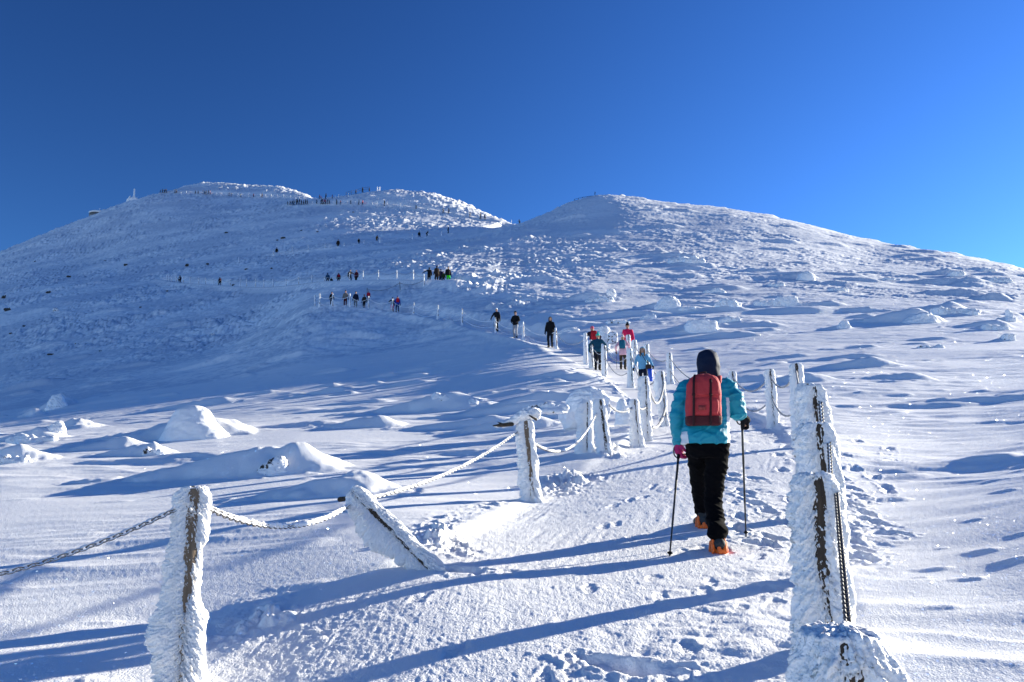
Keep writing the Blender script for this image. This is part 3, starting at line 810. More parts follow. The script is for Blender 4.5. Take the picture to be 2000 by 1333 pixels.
def person(px, top, bot, face, J, jac, tro, hat=None, hatc=None, label='', group=None, hair=None, pack=None, packlabel='', glove=(.02, .02, .025), boots=(.03, .025, .02),
           poles=None, vox=.022, ydepth=None, hood=None, smin=1.25, smax=2.05, skirt=-.10):
    """a walker at mid distance: one skin, clothes and hat as children"""
    if ydepth is None:
        g = hit(px, bot)
    else:
        X, _ = ray(px, bot); g = V3((X * ydepth, ydepth, float(H(X * ydepth, ydepth))))
    T = ray(px, top)[1]; ht = np.clip(EYE + T * g[1] - g[2], smin, smax); k = ht / 1.76
    rz = math.radians(face) - math.atan2(g[0], g[1])
    body = remesh(p_head(J) + p_torso(J, .80) + p_arms(J, .72) + p_legs(J, .78) + [p for s in 'LR' for p in p_boot(J, s, .8)] +
                  [p for s, d in (('L', -1), ('R', 1)) for p in p_hand(J['wri' + s], J['wri' + s] - J['elb' + s], d, 1.0)], .016, 1)
    o = obj('person', to_mesh('person', scale_vf(body, k), cmat((.42, .25, .18), 'skin_tone')), None, g - V3((0, 0, .02)), rz, label, 'person', group)
    jk = remesh(p_torso(J, 1.06, skirt) + p_arms(J, 1.1) + ([p for p in cap_parts(J, 'hood')] if hood else []), vox, 2, wrinkle(.010))
    if hood:   # open the hood at the face
        f = V3((math.sin(-J['look']), math.cos(J['look']), 0)); h = J['head']
        co = [V3(p) for p in jk[0]]
        co = [(p - f * .075 if np.dot(p - h, f) > .045 and p[2] > h[2] - .10 and p[2] < h[2] + .085 else p) for p in co]
        jk = (co, jk[1])
    obj('jacket', to_mesh('jacket', scale_vf(jk, k), cmat(jac)), o)
    obj('trousers', to_mesh('trousers', scale_vf(remesh(p_legs(J, 1.08), vox, 2, wrinkle(.009)), k), cmat(tro)), o)
    for s in 'LR':
        obj('boot', to_mesh('boot', scale_vf(remesh(p_boot(J, s, 1.02), .014, 1), k), cmat(boots)), o)
        sd = -1 if s == 'L' else 1
        obj('glove', to_mesh('glove', scale_vf(remesh(p_hand(J['wri' + s], J['wri' + s] - J['elb' + s], sd, 1.12), .008, 1), k), cmat(glove)), o)
    if hair:
        h = J['head']; f = V3((math.sin(-J['look']), math.cos(J['look']), 0)); r = V3((f[1], -f[0], 0))
        hp = [tube([h + r * s * .075 + V3((0, 0, .06)), h + r * s * .088 + f * .02 + V3((0, 0, -.08)), h + r * s * .085 + f * .075 + V3((0, 0, -.24))], [.03, .036, .026], 8) for s in (-1, 1)]
        hp.append(loft([(h - f * .05 + V3((0, 0, -.2)), .07, .035), (h - f * .04 + V3((0, 0, .0)), .088, .07), (h - f * .01 + V3((0, 0, .115)), .05, .07)], 12))
        obj('hair', to_mesh('hair', scale_vf(remesh(hp, .012, 1), k), cmat(hair)), o)
    if hat:
        obj('hat', to_mesh('hat', scale_vf(remesh(cap_parts(J, hat), .012, 1), k), cmat(hatc)), o)
    if pack:
        obj('backpack', to_mesh('backpack', scale_vf(remesh(pack_parts(J), .02, 1), k), cmat(pack)), None, g - V3((0, 0, .02)), rz, packlabel, 'backpack', 'backpacks worn by the walkers')
    if poles:
        for s in poles:
            wv = J['wri' + s] + (J['wri' + s] - J['elb' + s]) / .26 * .09
            tip = wv + V3((0, .22 if J['ank' + s][1] < 0 else .08, 0)); tip[2] = -.02
            vf = join([tube([wv + V3((0, -.01, .06)), wv - V3((0, 0, .04))], .016, 8), tube([wv, tip], [.009, .007], 6), tube([tip + V3((0, 0, .07)), tip + V3((0, 0, .076))], .03, 8)])
            obj('trekking_pole', to_mesh('trekking_pole', scale_vf(vf, k), M_BLACK), None, g - V3((0, 0, .02)), rz, 'thin dark trekking pole held by ' + poles[s], 'trekking pole')
    o['_k'] = k
    del o['_k']
    return o, g, k, rz

# distant walkers: one skin each, colours by region
_far = {}
def far_mesh(kind):
    if kind in _far: return _far[kind]
    if kind == 'walk': J = skel(.34, .06, (-.27, .16, .84), (.26, -.06, .86))
    elif kind == 'stand': J = skel(.06, .01)
    elif kind == 'poles': J = skel(.30, .10, (-.36, .25, 1.02), (.36, .2, 1.0))
    elif kind == 'bend': J = skel(.30, .24, (-.25, .36, .74), (.28, .34, .78))
    elif kind == 'reach': J = skel(.20, .04, (-.62, .08, 1.12), (.28, .05, .84))
    else: J = skel(.10, .16, (-.2, .3, .62), (.2, .3, .62), .30)
    parts = p_legs(J, 1.1) + p_torso(J, 1.1, -.1) + p_arms(J, 1.15) + p_head(J) + cap_parts(J, 'hat') + [p for s in 'LR' for p in p_boot(J, s)] + \
            [p for s, d in (('L', -1), ('R', 1)) for p in p_hand(J['wri' + s], J['wri' + s] - J['elb' + s], d, 1.2)]
    vf = remesh(parts, .03, 1)
    me = to_mesh('walker_' + kind, vf, [M_BLACK, M_BLACK, M_BLACK, M_SKIN, M_BLACK])
    hz = J['pel'][2] - .10; hd = J['head']
    for p in me.polygons:
        c = V3(p.center)
        if c[2] > J['neck'][2] + .03:
            face = c[1] > hd[1] + .03 and c[2] < hd[2] + .03
            p.material_index = 3 if face else 2
        elif c[2] < .16: p.material_index = 4
        elif c[2] < hz and abs(c[0]) < .21: p.material_index = 1
        else: p.material_index = 0
    _far[kind] = me
    return me

def walker(px, top, bot, jac, tro=(.02, .02, .024), hat=(.02, .02, .022), kind='walk', face=0, label='', group=None, pack=None, packlabel='', yd=None, skyline=False, smax=2.3):
    if yd is not None:
        X, _ = ray(px, bot); y = yd; g = V3((X * y, y, float(H(X * y, y))))
        Tb = ray(px, bot)[1]
        q = hit(px, bot + .3, 40.0)
        if abs(q[1] - yd) < .22 * yd and yd > 240 and 'peak' not in label: g = q
        elif not skyline: g[2] = min(g[2], EYE + Tb * y + .3)
    else:
        g = hit(px, bot)
    ht = np.clip(EYE + ray(px, top)[1] * g[1] - g[2], 1.2, smax); k = ht / 1.76
    me = far_mesh(kind)
    rz = math.radians(face) - math.atan2(g[0], g[1])
    o = obj('person', me, None, g - V3((0, 0, .05)), rz, label, 'person', group)
    o.scale = (k * 1.05, k * 1.05, k)
    for sl, c in zip(o.material_slots, (jac, tro, hat, None, (.02, .018, .016))):
        if c is None: continue
        sl.link = 'OBJECT'; sl.material = cmat(c)
    if pack:
        if 'pk' not in _far: _far['pk'] = to_mesh('backpack', remesh(pack_parts(skel(.2, .05)), .03, 1), [M_BLACK])
        b = obj('backpack', _far['pk'], None, g - V3((0, 0, .05)), rz, packlabel, 'backpack', 'backpacks worn by the walkers')
        b.scale = o.scale; b.material_slots[0].link = 'OBJECT'; b.material_slots[0].material = cmat(pack)
    return o

BK = (.012, .012, .014); NV = (.012, .018, .04); GY = (.20, .20, .21); RD = (.40, .03, .03)
W1 = 'walkers on the fenced path'
# ---- the nearer walkers
person(1257, 676, 776, 178, skel(.20, .02, (-.40, .20, .93), (.36, .12, .86), look=0.0), (.16, .40, .60), (.012, .016, .035), label='person in a light blue hooded jacket walking down with a blue sled scoop',
       group=W1, hair=(.22, .13, .07), hood=True, glove=BK, ydepth=27.5)
person(1217, 652, 722, -4, skel(.22, .06, (-.33, .18, .96), (.33, .10, .92)), (.70, .42, .50), (.05, .04, .03), 'bobble', (.62, .50, .52), 'person in a pale pink jacket and brown trousers climbing behind the hot pink jacket',
       W1, pack=(.015, .12, .19), packlabel='teal backpack on the pale pink jacket', poles={'L': 'the person in the pale pink jacket'}, skirt=-.2)
person(1227, 627, 690, 6, skel(.18, .04, (-.26, .12, .86), (.27, .08, .86)), (.70, .02, .09), (.02, .02, .02), 'bobble', BK, 'person in a hot pink jacket and black bobble hat', W1, ydepth=42, skirt=-.16)
person(1160, 627, 692, 14, skel(.32, .17, (-.36, .32, .98), (.34, .28, .98)), (.03, .025, .04), (.015, .016, .02), 'hat', (.60, .12, .18), 'person in a pink knitted hat bending forward as they climb', W1, ydepth=43,
       pack=(.42, .02, .03), packlabel='red backpack on the walker in the pink hat')
person(1167, 646, 706, -8, skel(.28, .15, (-.38, .28, .98), (.38, .26, .96)), (.015, .07, .11), (.012, .014, .022), 'bobble', (.03, .42, .33), 'person in a green bobble hat and navy ski suit climbing below the red backpack', W1, ydepth=37)
person(1075, 614, 672, 172, skel(.12, .0, (-.24, .16, .90), (.28, .06, .84)), BK, (.012, .014, .02), label='person in a black hooded jacket standing by the path edge', group=W1, hood=True, ydepth=51.8)
person(1007, 606, 657, 165, skel(.24, .03, (-.16, .24, 1.0), (.18, .22, .98)), BK, (.34, .34, .37), 'hat', BK, 'person in a black jacket and pale grey trousers walking down', W1, ydepth=59)
person(970, 601, 648, 160, skel(.22, .03, (-.28, .08, .84), (.34, .22, .96)), (.014, .015, .018), (.012, .014, .02), 'hat', (.75, .75, .75), 'person in a dark jacket and white hat carrying a dark stick', W1, ydepth=65.5)
person(647, 570, 603, 175, skel(.16, .02), BK, (.05, .06, .09), 'hat', BK, 'person in a black jacket behind the second post of the bend', W1, ydepth=86.5, vox=.03)
person(674, 567, 603, 175, skel(.18, .02, (-.33, .1, .86), (.29, .08, .84)), (.20, .18, .16), (.10, .02, .02), 'bobble', (.05, .04, .04), 'person in a grey checked jacket with dark red trousers', W1, ydepth=86.5, vox=.03)
person(694, 569, 605, 178, skel(.16, .02), NV, (.16, .17, .19), 'hat', (.06, .05, .05), 'person in a navy jacket and grey trousers on the bend', W1, ydepth=86.2, vox=.03)
person(711, 575, 607, 165, skel(.30, .05), (.03, .025, .02), BK, 'hat', (.12, .08, .06), 'person in a dark olive jacket striding down the bend', W1, ydepth=85.5, vox=.03)
person(719, 571, 601, 180, skel(.16, .02), (.42, .02, .04), BK, 'hat', (.25, .02, .03), 'person in a crimson jacket half hidden behind the olive jacket', W1, ydepth=88.5, vox=.03)
person(766, 580, 612, 0, skel(.14, .08, (-.40, .26, 1.12), (.24, .1, .86)), BK, (.72, .05, .22), 'hat', BK, 'person in a black jacket and bright pink trousers at a post', W1, ydepth=84.2, vox=.03)
person(776, 577, 611, 6, skel(.2, .06), (.01, .05, .32), (.012, .03, .12), 'hat', (.01, .05, .30), 'person in a blue jacket and trousers beside the pink trousers', W1, ydepth=84.0, vox=.03,
       pack=(.55, .02, .03), packlabel='bright red backpack on the blue jacket')

# ---- second bend
G2 = 'walkers on the second bend'
walker(640, 532, 551, (.012, .06, .13), kind='walk', face=20, label='small person in a blue jacket at the start of the second bend', group=G2, yd=119)
walker(647.5, 538, 551, BK, kind='crouch', face=10, label='small person in black crouching beside the blue jacket', group=G2, yd=119)
walker(661, 532, 551, BK, kind='walk', face=10, label='small person in black with a dark red backpack on the second bend', group=G2, pack=(.30, .012, .03), packlabel='dark red backpack on a small walker in black', yd=116)
walker(683, 526, 550, BK, kind='reach', face=200, label='person in a black coat with arm held out behind a post', group=G2, yd=112)
walker(696, 527, 549.5, (.07, .012, .02), BK, (.10, .02, .02), 'walk', 160, 'person in a maroon jacket walking on the second bend', G2, yd=111)
walker(838, 521, 550, BK, kind='reach', face=0, label='person in a long black coat holding the top of a post', group=G2, yd=96)
walker(853, 518, 552, (.035, .025, .02), (.03, .022, .02), (.015, .02, .05), 'stand', 20, 'tall person in brown standing in the group at the bend', G2, yd=95.2)
walker(861, 525, 552, (.02, .02, .06), (.012, .016, .04), NV, 'stand', 150, 'slim person in navy within the group at the bend', G2, yd=96)
walker(866, 530, 552, (.015, .03, .015), BK, BK, 'stand', 180, 'shorter person in dark green within the group at the bend', G2, yd=94.8)
walker(875, 520, 551, BK, (.06, .75, .02), (.03, .025, .03), 'stand', 200, 'person in neon green trousers and black jacket at the bend', G2, yd=95.4)
walker(352, 537, 554, (.012, .016, .05), kind='poles', face=60, label='small person in navy alone at the far end of the second row of posts', group=G2, yd=170)
walker(429, 541, 559, BK, kind='walk', face=40, label='small person with a red backpack walking along the second row of posts', group=G2, pack=(.45, .03, .015), packlabel='red backpack on the lone walker by the second row of posts', yd=152)
# ---- third bend
G3 = 'walkers on the third bend'
for px, a, b, c, t, kd, fc, lb in [
 (540, 483, 498, BK, BK, 'walk', 180, 'tiny person in black beside a post low on the third bend'),
 (660, 467, 484, (.03, .02, .015), BK, 'stand', 180, 'tiny person in dark brown standing upright on the third bend'),
 (700.5, 465, 478, BK, BK, 'stand', 200, 'tiny person in black half sunk behind a snow lip'),
 (735.5, 459, 472.5, (.10, .06, .015), (.06, .04, .02), 'bend', 200, 'tiny person in ochre brown bending by a white post'),
 (818.5, 451, 465, BK, BK, 'walk', 220, 'tiny person in black walking downhill on the third bend'),
 (833, 449, 462.5, (.03, .02, .02), BK, 'bend', -60, 'tiny person leaning forward uphill behind the black walker'),
 (875, 443, 456, (.015, .016, .02), BK, 'walk', -60, 'tiny person in black alone high on the third bend')]:
    g = hit0(px, b)
    walker(px, a, b, c, t, kind=kd, face=fc, label=lb, group=G3, yd={540:192.5, 660:186, 700.5:189, 735.5:193, 818.5:204, 833:207.5, 875:218}[px])
# ---- the long queue under the summit
G4 = 'walkers in the long queue under the summit'
_rq = random.Random(11)
COLS = [BK, BK, BK, (.03, .02, .02), (.02, .025, .05), (.05, .05, .05)]
def yq(px):
    return float(np.interp(px, [560, 650, 700, 755, 813, 877, 940, 1015], [293, 281.8, 277.8, 273.8, 270.8, 267.8, 264.8, 261.5]))
QL = 'tiny dark walker packed in the queue under the summit'
for px, a, b in [(562, 393, 400), (567, 392, 400), (571, 391, 400), (574.5, 390, 400), (578, 389, 399.5), (581, 388, 399), (584.5, 388, 399), (589, 390, 399.5), (593, 391, 399.5), (597, 389, 399), (600.5, 390, 399)]:
    walker(px, a, b + .6, _rq.choice(COLS), kind=_rq.choice(['walk', 'stand', 'poles']), face=_rq.choice([80, 90, -90, 70]), label=QL, group=G4, yd=yq(px))
for px, a, b, c, lb in [
 (619, 389.5, 398, BK, 'tiny walker in black just ahead of the red jackets'),
 (626.5, 388, 399, BK, QL), (629.5, 388, 399, (.05, .02, .02), QL), (633, 388, 399, (.42, .02, .02), 'tiny walker in a red jacket inside the dark queue'), (636.5, 389, 399, (.40, .03, .02), 'second tiny red jacket in the queue next to the first red one'),
 (640, 389, 399, BK, QL), (643.5, 390, 399, BK, QL), (658, 389, 399.5, BK, 'tiny black walker pulling away behind the red jackets'), (665, 391, 399.5, (.22, .02, .02), 'tiny walker in dark red at the tail of the queue'),
 (684.5, 390.5, 399, BK, 'tiny walker in black alone between queue and posts'), (701, 390, 400, (.02, .02, .03), 'tiny dark walker beside a red and white walker'), (708.5, 390, 400, (.42, .06, .06), 'tiny walker in red and white below the ridge'),
 (751, 390, 402, BK, 'tiny walker in black with a white hat between two posts'), (813, 400, 409, BK, 'tiny walker in black on the bright upper traverse'), (866, 406, 416.5, (.12, .12, .12), 'tiny walker in grey on the upper traverse'),
 (877, 406, 418, (.015, .02, .04), 'tiny walker in navy beside the grey one on the upper traverse'), (918, 414, 425, (.03, .025, .015), 'tiny walker in dark brown above the saddle'), (938, 416, 428, BK, 'tiny walker in black leading a pair above the saddle'),
 (947.5, 418, 429.5, (.10, .11, .14), 'tiny walker in grey blue following the pair above the saddle'), (1015, 428, 437, BK, 'tiny walker in black standing in the saddle against the sky')]:
    walker(px, a, b + .4, c, hat=(.7, .7, .7) if px == 751 else (.02, .02, .02), kind=_rq.choice(['walk', 'poles', 'stand']), face=_rq.choice([90, -90, 75, 60]), label=lb, group=G4, yd=yq(px))
# ---- ridge and summit
G5 = 'walkers on the summit ridge'
for px, a, b, c, kd, lb in [
 (624, 380, 388.5, (.05, .015, .02), 'stand', 'tiny walker in dark red on the skyline notch'), (627.5, 381, 388.5, (.35, .03, .03), 'crouch', 'tiny walker in bright red on the skyline notch'),
 (636.5, 375, 388.5, BK, 'stand', 'tall tiny figure in black on the skyline notch'), (649, 380, 388, (.35, .02, .03), 'stand', 'tiny walker in red on the ridge past the notch'),
 (695, 371, 379.5, BK, 'walk', 'tiny walker in black climbing the railed ridge'), (708.5, 365, 375, BK, 'walk', 'tiny walker in black upright on the railed ridge'), (722, 366, 373.5, BK, 'crouch', 'tiny walker in black crouching on the ridge crest')]:
    y = float(np.interp(px, [610, 650, 708, 760], [318, 311, 303, 307]))
    X, T = ray(px, b); ys = np.linspace(y - 25, y + 20, 60); hh = (H(X * ys, ys) - EYE) / ys
    walker(px, a, b, c, kind=kd, face=70, label=lb, group=G5, yd=float(ys[int(np.argmax(hh))]), skyline=True)
SL = 'tiny dark walker in the file crossing below the summit dome'
for px, a, b, c, lb in [
 (313, 370.5, 377, BK, 'tiny lone walker in black first on the summit skyline'), (317.5, 369, 377, BK, SL), (320, 369, 377, BK, SL), (322.5, 369.5, 377, BK, SL), (324.5, 369, 377, BK, SL),
 (341, 369.5, 377.5, (.18, .17, .17), 'tiny grey walker between the two dark summit groups'), (344.5, 370, 377.5, (.10, .09, .09), 'tiny dark grey walker between the two dark summit groups'),
 (381.5, 372, 379.5, BK, SL), (387, 372, 379.5, BK, SL), (396, 371, 379.5, BK, SL), (400, 372, 380, BK, SL), (402.5, 372, 380, (.05, .03, .03), SL), (407, 371, 380, BK, SL), (410, 372, 380, (.5, .25, .28), 'tiny walker in pale pink at the end of the summit file'),
 (447, 376, 383, BK, 'tiny walker in black, first of a pair under the dome'), (451.5, 376.5, 383.5, (.03, .02, .03), 'tiny walker in dark purple, second of a pair under the dome'), (470, 378, 384.5, (.3, .3, .28), 'tiny pale walker under the dome'),
 (494.5, 378, 385.5, (.22, .02, .03), 'tiny walker in dark red under the dome'), (512, 377, 385.5, (.10, .06, .03), 'tiny walker in brown under the dome')]:
    y = float(np.interp(px, [300, 400, 500, 560], [357, 351, 343, 335]))
    walker(px, a, b + .3, c, kind=_rq.choice(['walk', 'stand', 'poles']), face=_rq.choice([80, -80]), label=lb, group=G5, yd=y, skyline=True)
X, T = ray(1162.5, 389); ys = np.linspace(225, 262, 60); hh = (H(X * ys, ys) - EYE) / ys
walker(1162.5, 379, 389.5, (.012, .016, .03), kind='stand', face=120, label='tiny walker in navy standing on the peak of the nearer hill', yd=float(ys[int(np.argmax(hh))]), skyline=True)
print('people', round(time.time() - T0, 1))
# ------------------------------------------------------------------ the woman with the red backpack, seen from behind
gR = hit(1403, 1079); gL = hit(1376, 1030)
yR, yL = gR[1], gL[1]
def hp(px, py, dy=0.0): return at(px, py, yR + dy)
J = {}
J['ankR'] = V3((gR[0], gR[1], gR[2] + .10)); J['ankL'] = V3((gL[0] - .01, gL[1], gL[2] + .10))
J['hipR'] = hp(1402, 872, .22); J['hipL'] = hp(1362, 872, .24)
J['pel'] = hp(1381, 858, .23)
J['kneR'] = ik(J['hipR'], J['ankR'], .46, .42, (.0, 1, 0))[0]
J['kneL'] = ik(J['hipL'], J['ankL'], .45, .42, (-.08, 1, .2))[0]
J['waist'] = hp(1380, 828, .25); J['chest'] = hp(1379, 778, .30)
J['shoL'] = hp(1338, 757, .31); J['shoR'] = hp(1420, 754, .31)
J['neck'] = hp(1381, 735, .34); J['head'] = hp(1382, 711, .37); J['look'] = 0.0
J['elbL'] = hp(1325, 816, .30); J['wriL'] = hp(1326, 864, .42)
J['elbR'] = hp(1440, 806, .26); J['wriR'] = hp(1446, 812, .46)
TEAL = (.002, .25, .35); BLKT = (.0035, .0035, .0045)
M_TEAL = mat('teal_shell', TEAL, .55, .35, .10, 8, .35, 26)
M_WHITEC = mat('white_panel', (.62, .64, .68), .6, .3, .08, 8, .3, 26)
M_NAVY = mat('navy_hood', (.006, .013, .036), .7, .12, .2, 10, .4, 22)
M_TRS = mat('black_trousers', BLKT, .9, .04, .2, 12, .35, 30)
M_RED = mat('red_canvas', (.46, .042, .048), .75, .25, .14, 16, .35, 120)
M_MAR = mat('maroon_canvas', (.065, .010, .014), .75, .25, .14, 16, .3, 120)
M_STRAP = mat('dark_webbing', (.035, .010, .012), .7, .2, .2, 40)
M_MAG = mat('magenta_glove', (.34, .014, .10), .7, .2, .2, 30)
M_BOOT = mat('dark_boot', (.02, .025, .03), .7, .3, .3, 20)
M_ORG = mat('orange_rubber', (.72, .13, .012), .5, .4, .1, 20)
M_POLE = mat('black_pole', (.015, .015, .017), .35, .5)
M_LOGO = mat('dull_red_patch', (.30, .05, .045), .7, .2)
dirL = (J['wriL'] - J['elbL']); dirL /= np.linalg.norm(dirL)
gripL = hp(1326, 880, .44); gripR = hp(1449, 818, .50)
handL = p_hand(J['wriL'], V3((.02, .15, -1)), -1, 1.0, .95, V3((.9, .3, .1)))
handR = p_hand(J['wriR'] + V3((0, .0, .0)), V3((.55, .35, -.38)), 1, 1.0, .95, V3((-.4, .8, -.5)))
body = remesh(p_head(J) + p_torso(J, .82) + p_arms(J, .74) + p_legs(J, .6) + handL + handR + [p for s in 'LR' for p in p_boot(J, s, .45)], .012, 1)
hero = obj('person', to_mesh('person', body, M_SKIN), None, None, 0, 'person seen from behind in a teal jacket and black trousers, striding up with poles', 'person')
# jacket: torso, sleeves and a puffed hem
tor = [loft([(hp(1377, 868, .23), .205, .155), (hp(1378, 852, .23), .205, .16), (J['waist'], .195, .15), (hp(1379, 800, .27), .205, .155), (J['chest'], .215, .155),
             (hp(1380, 752, .31), .205, .13), (hp(1381, 738, .33), .12, .10)], 26, 2.4)]
arm = [tube([J['shoL'] + V3((.02, 0, -.01)), J['shoL'] * .45 + J['elbL'] * .55 + V3((-.012, -.02, 0)), J['elbL'], J['elbL'] * .4 + J['wriL'] * .6, J['wriL'] + dirL * .01], [.088, .080, .070, .060, .050], 16),
       tube([J['shoR'] + V3((-.02, 0, -.01)), J['shoR'] * .45 + J['elbR'] * .55 + V3((.012, -.02, .0)), J['elbR'], J['elbR'] * .3 + J['wriR'] * .7], [.090, .086, .076, .056], 16)]
_wf = wrinkle(.0085, 8, 13)
def jwr(co):
    base = _wf(co)
    arm_k = np.clip((np.abs(co[:, 0] - J['chest'][0]) - .15) / .1, 0, 1)
    ring = perlin(co[:, 2] * 17 + co[:, 1] * 5, co[:, 0] * 6, 9) * .010
    fold = (1 - np.abs(perlin(co[:, 0] * 5 + co[:, 2] * 7, co[:, 2] * 11 - co[:, 0] * 6 + co[:, 1] * 3, 14)) * 2.6)
    return base + ring * 1.3 * arm_k + np.clip(fold, 0, 1) ** 2 * .009
jv, jf = remesh(tor + arm, .0075, 4, jwr)
jm = to_mesh('jacket', (jv, jf), [M_TEAL, M_WHITEC])
cx0 = J['chest'][0]
_mi = np.zeros(len(jm.polygons), np.int32)
_pc = np.empty(len(jm.polygons) * 3); jm.polygons.foreach_get('center', _pc); _pc = _pc.reshape(-1, 3)
def segd(P, a, b):
    a, b = V3(a), V3(b); t = np.clip(((P - a) @ (b - a)) / np.dot(b - a, b - a), 0, 1)
    return np.linalg.norm(P - (a + t[:, None] * (b - a)), axis=1)
_armd = np.minimum(np.minimum(segd(_pc, J['shoR'], J['elbR']), segd(_pc, J['elbR'], J['wriR'])), np.minimum(segd(_pc, J['shoL'], J['elbL']), segd(_pc, J['elbL'], J['wriL'])))
_zt = _pc[:, 2] - J['pel'][2]; _sd = _pc[:, 0] - cx0
_mi[(_armd > .108) & (_sd < .26) & (_sd > .128 + .05 * np.clip(_zt, 0, .4) - .12 * np.clip(-_zt - .02, 0, .1)) & (_zt < .36)] = 1
_mi[(_armd > .108) & (_sd < -.208 - .10 * np.clip(_zt, -.05, .2)) & (_zt < .06)] = 1
jm.polygons.foreach_set('material_index', _mi)
obj('jacket', jm, hero)
obj('sleeve_badge', to_mesh('sleeve_badge', ball(hp(1320, 772, .27), (.006, .014, .016)), M_BLACK), hero)
# hood
hd = J['head']
hv = remesh([loft([(hd + V3((0, -.02, -.155)), .112, .105), (hd + V3((0, -.03, -.10)), .100, .108), (hd + V3((0, -.028, -.03)), .102, .118), (hd + V3((0, -.02, .045)), .100, .120),
                   (hd + V3((0, -.012, .098)), .078, .095), (hd + V3((0, -.005, .128)), .035, .045)], 24)], .009, 2, wrinkle(.005, 12, 12))
obj('hood', to_mesh('hood', hv, M_NAVY), hero)
# trousers
tr = [tube([J['hipR'] + V3((0, 0, .03)), J['hipR'] * .5 + J['kneR'] * .5, J['kneR'], J['kneR'] * .4 + J['ankR'] * .6, J['ankR'] + V3((0, .0, .07)), J['ankR'] + V3((0, -.006, .055))], [.108, .090, .074, .074, .080, .080], 18, cap=True),
      tube([J['hipL'] + V3((0, 0, .03)), J['hipL'] * .5 + J['kneL'] * .5, J['kneL'], J['kneL'] * .4 + J['ankL'] * .6, J['ankL'] + V3((0, .0, .07)), J['ankL'] + V3((0, -.006, .06))], [.108, .090, .074, .072, .078, .078], 18),
      loft([(J['hipL'] * .5 + J['hipR'] * .5 + V3((0, 0, -.10)), .14, .12), (J['hipL'] * .5 + J['hipR'] * .5, .190, .142), (J['pel'] + V3((0, 0, .03)), .185, .14)], 22)]
obj('trousers', to_mesh('trousers', remesh(tr, .009, 3, lambda co, f=wrinkle(.009, 8, 12): f(co) + np.clip(1 - np.abs(perlin(co[:, 0] * 4 + 3, co[:, 2] * 13 + co[:, 0] * 9, 22)) * 2.6, 0, 1) ** 2 * .010), M_TRS), hero)
# boots with orange soles and heel rubber
for s, a in (('R', J['ankR']), ('L', J['ankL'])):
    sd = 1 if s == 'R' else -1
    bt = obj('boot', to_mesh('boot', remesh([tube([a + (J['kne' + s] - a) * .12, a + V3((0, 0, -.02))], [.056, .060], 12), tube([a + V3((0, -.055, -.03)), a + V3((.012 * sd, .06, -.045)), a + V3((.02 * sd, .17, -.055))], [.052, .052, .042], 12)], .008, 2), M_BOOT), hero)
    so = [loft([(a + V3((.008 * sd, .05, -.112)), .046, .140), (a + V3((.008 * sd, .05, -.078)), .052, .148)], 22, 2.6), ]
    for t in range(5):
        ang = -1.9 + t * .95 * .9
        so.append(tube([a + V3((.064 * math.sin(ang), -.012 - .10 * math.cos(ang) * .8, -.095)), a + V3((.060 * math.sin(ang), -.008 - .085 * math.cos(ang) * .8, -.02 + .02 * (t % 2)))], [.019, .014], 8))
    obj('crampon', to_mesh('crampon', remesh(so, .006, 1), M_ORG), bt)
# gloves
gl = obj('glove', to_mesh('glove', remesh([tube([J['wriL'] - dirL * .02, J['wriL'] + V3((0, .01, -.02))], [.050, .040], 12)] + [scale for scale in p_hand(J['wriL'], V3((.02, .15, -1)), -1, 1.22, .95, V3((.9, .3, .1)))], .006, 1), M_MAG), hero)
obj('glove', to_mesh('glove', remesh([tube([J['wriR'] - V3((.03, .02, 0)), J['wriR'] + V3((.01, .0, -.01))], [.042, .040], 12)] + p_hand(J['wriR'], V3((.55, .35, -.38)), 1, 1.25, .95, V3((-.4, .8, -.5))), .006, 1), M_BLACK), hero)
# poles, each with grip, shaft, strap and basket
for top, tip, lb in ((gripL, hit(1307, 1088), 'thin black trekking pole in the magenta glove, planted on the path'), (gripR, hit(1457, 1049), 'thin black trekking pole in the black glove, beside the teal sleeve')):
    tip = tip - V3((0, 0, .03)); d = (tip - top) / np.linalg.norm(tip - top); L = np.linalg.norm(tip - top)
    r = obj('trekking_pole', None, None, tip, 0, lb, 'trekking pole')
    def loc(vf): return [tuple(V3(p) - tip) for p in vf[0]], vf[1]
    obj('shaft', to_mesh('shaft', loc(tube([top, top + d * L * .38, top + d * L * .385, top + d * L * .7, top + d * L * .705, tip], [.0105, .0105, .009, .009, .0075, .0065], 10)), M_POLE), r)
    obj('grip', to_mesh('grip', loc(tube([top - d * .06, top - d * .03, top + d * .05, top + d * .09], [.019, .016, .0145, .013], 12)), M_BLACK), r)
    u = frame(d)[0]
    obj('basket', to_mesh('basket', loc(tube([tip - d * .075, tip - d * .068, tip - d * .06], [.012, .024, .012], 14)), M_BLACK), r)
    ring = [top - d * .05 + V3((.045 * math.sin(t) * .6 - .03, -.02, -.05 + .055 * math.cos(t))) for t in np.linspace(0, 2 * math.pi, 13)]
    obj('wrist_strap', to_mesh('wrist_strap', loc(tube(ring, .006, 6, cap=False)), M_BLACK), r)
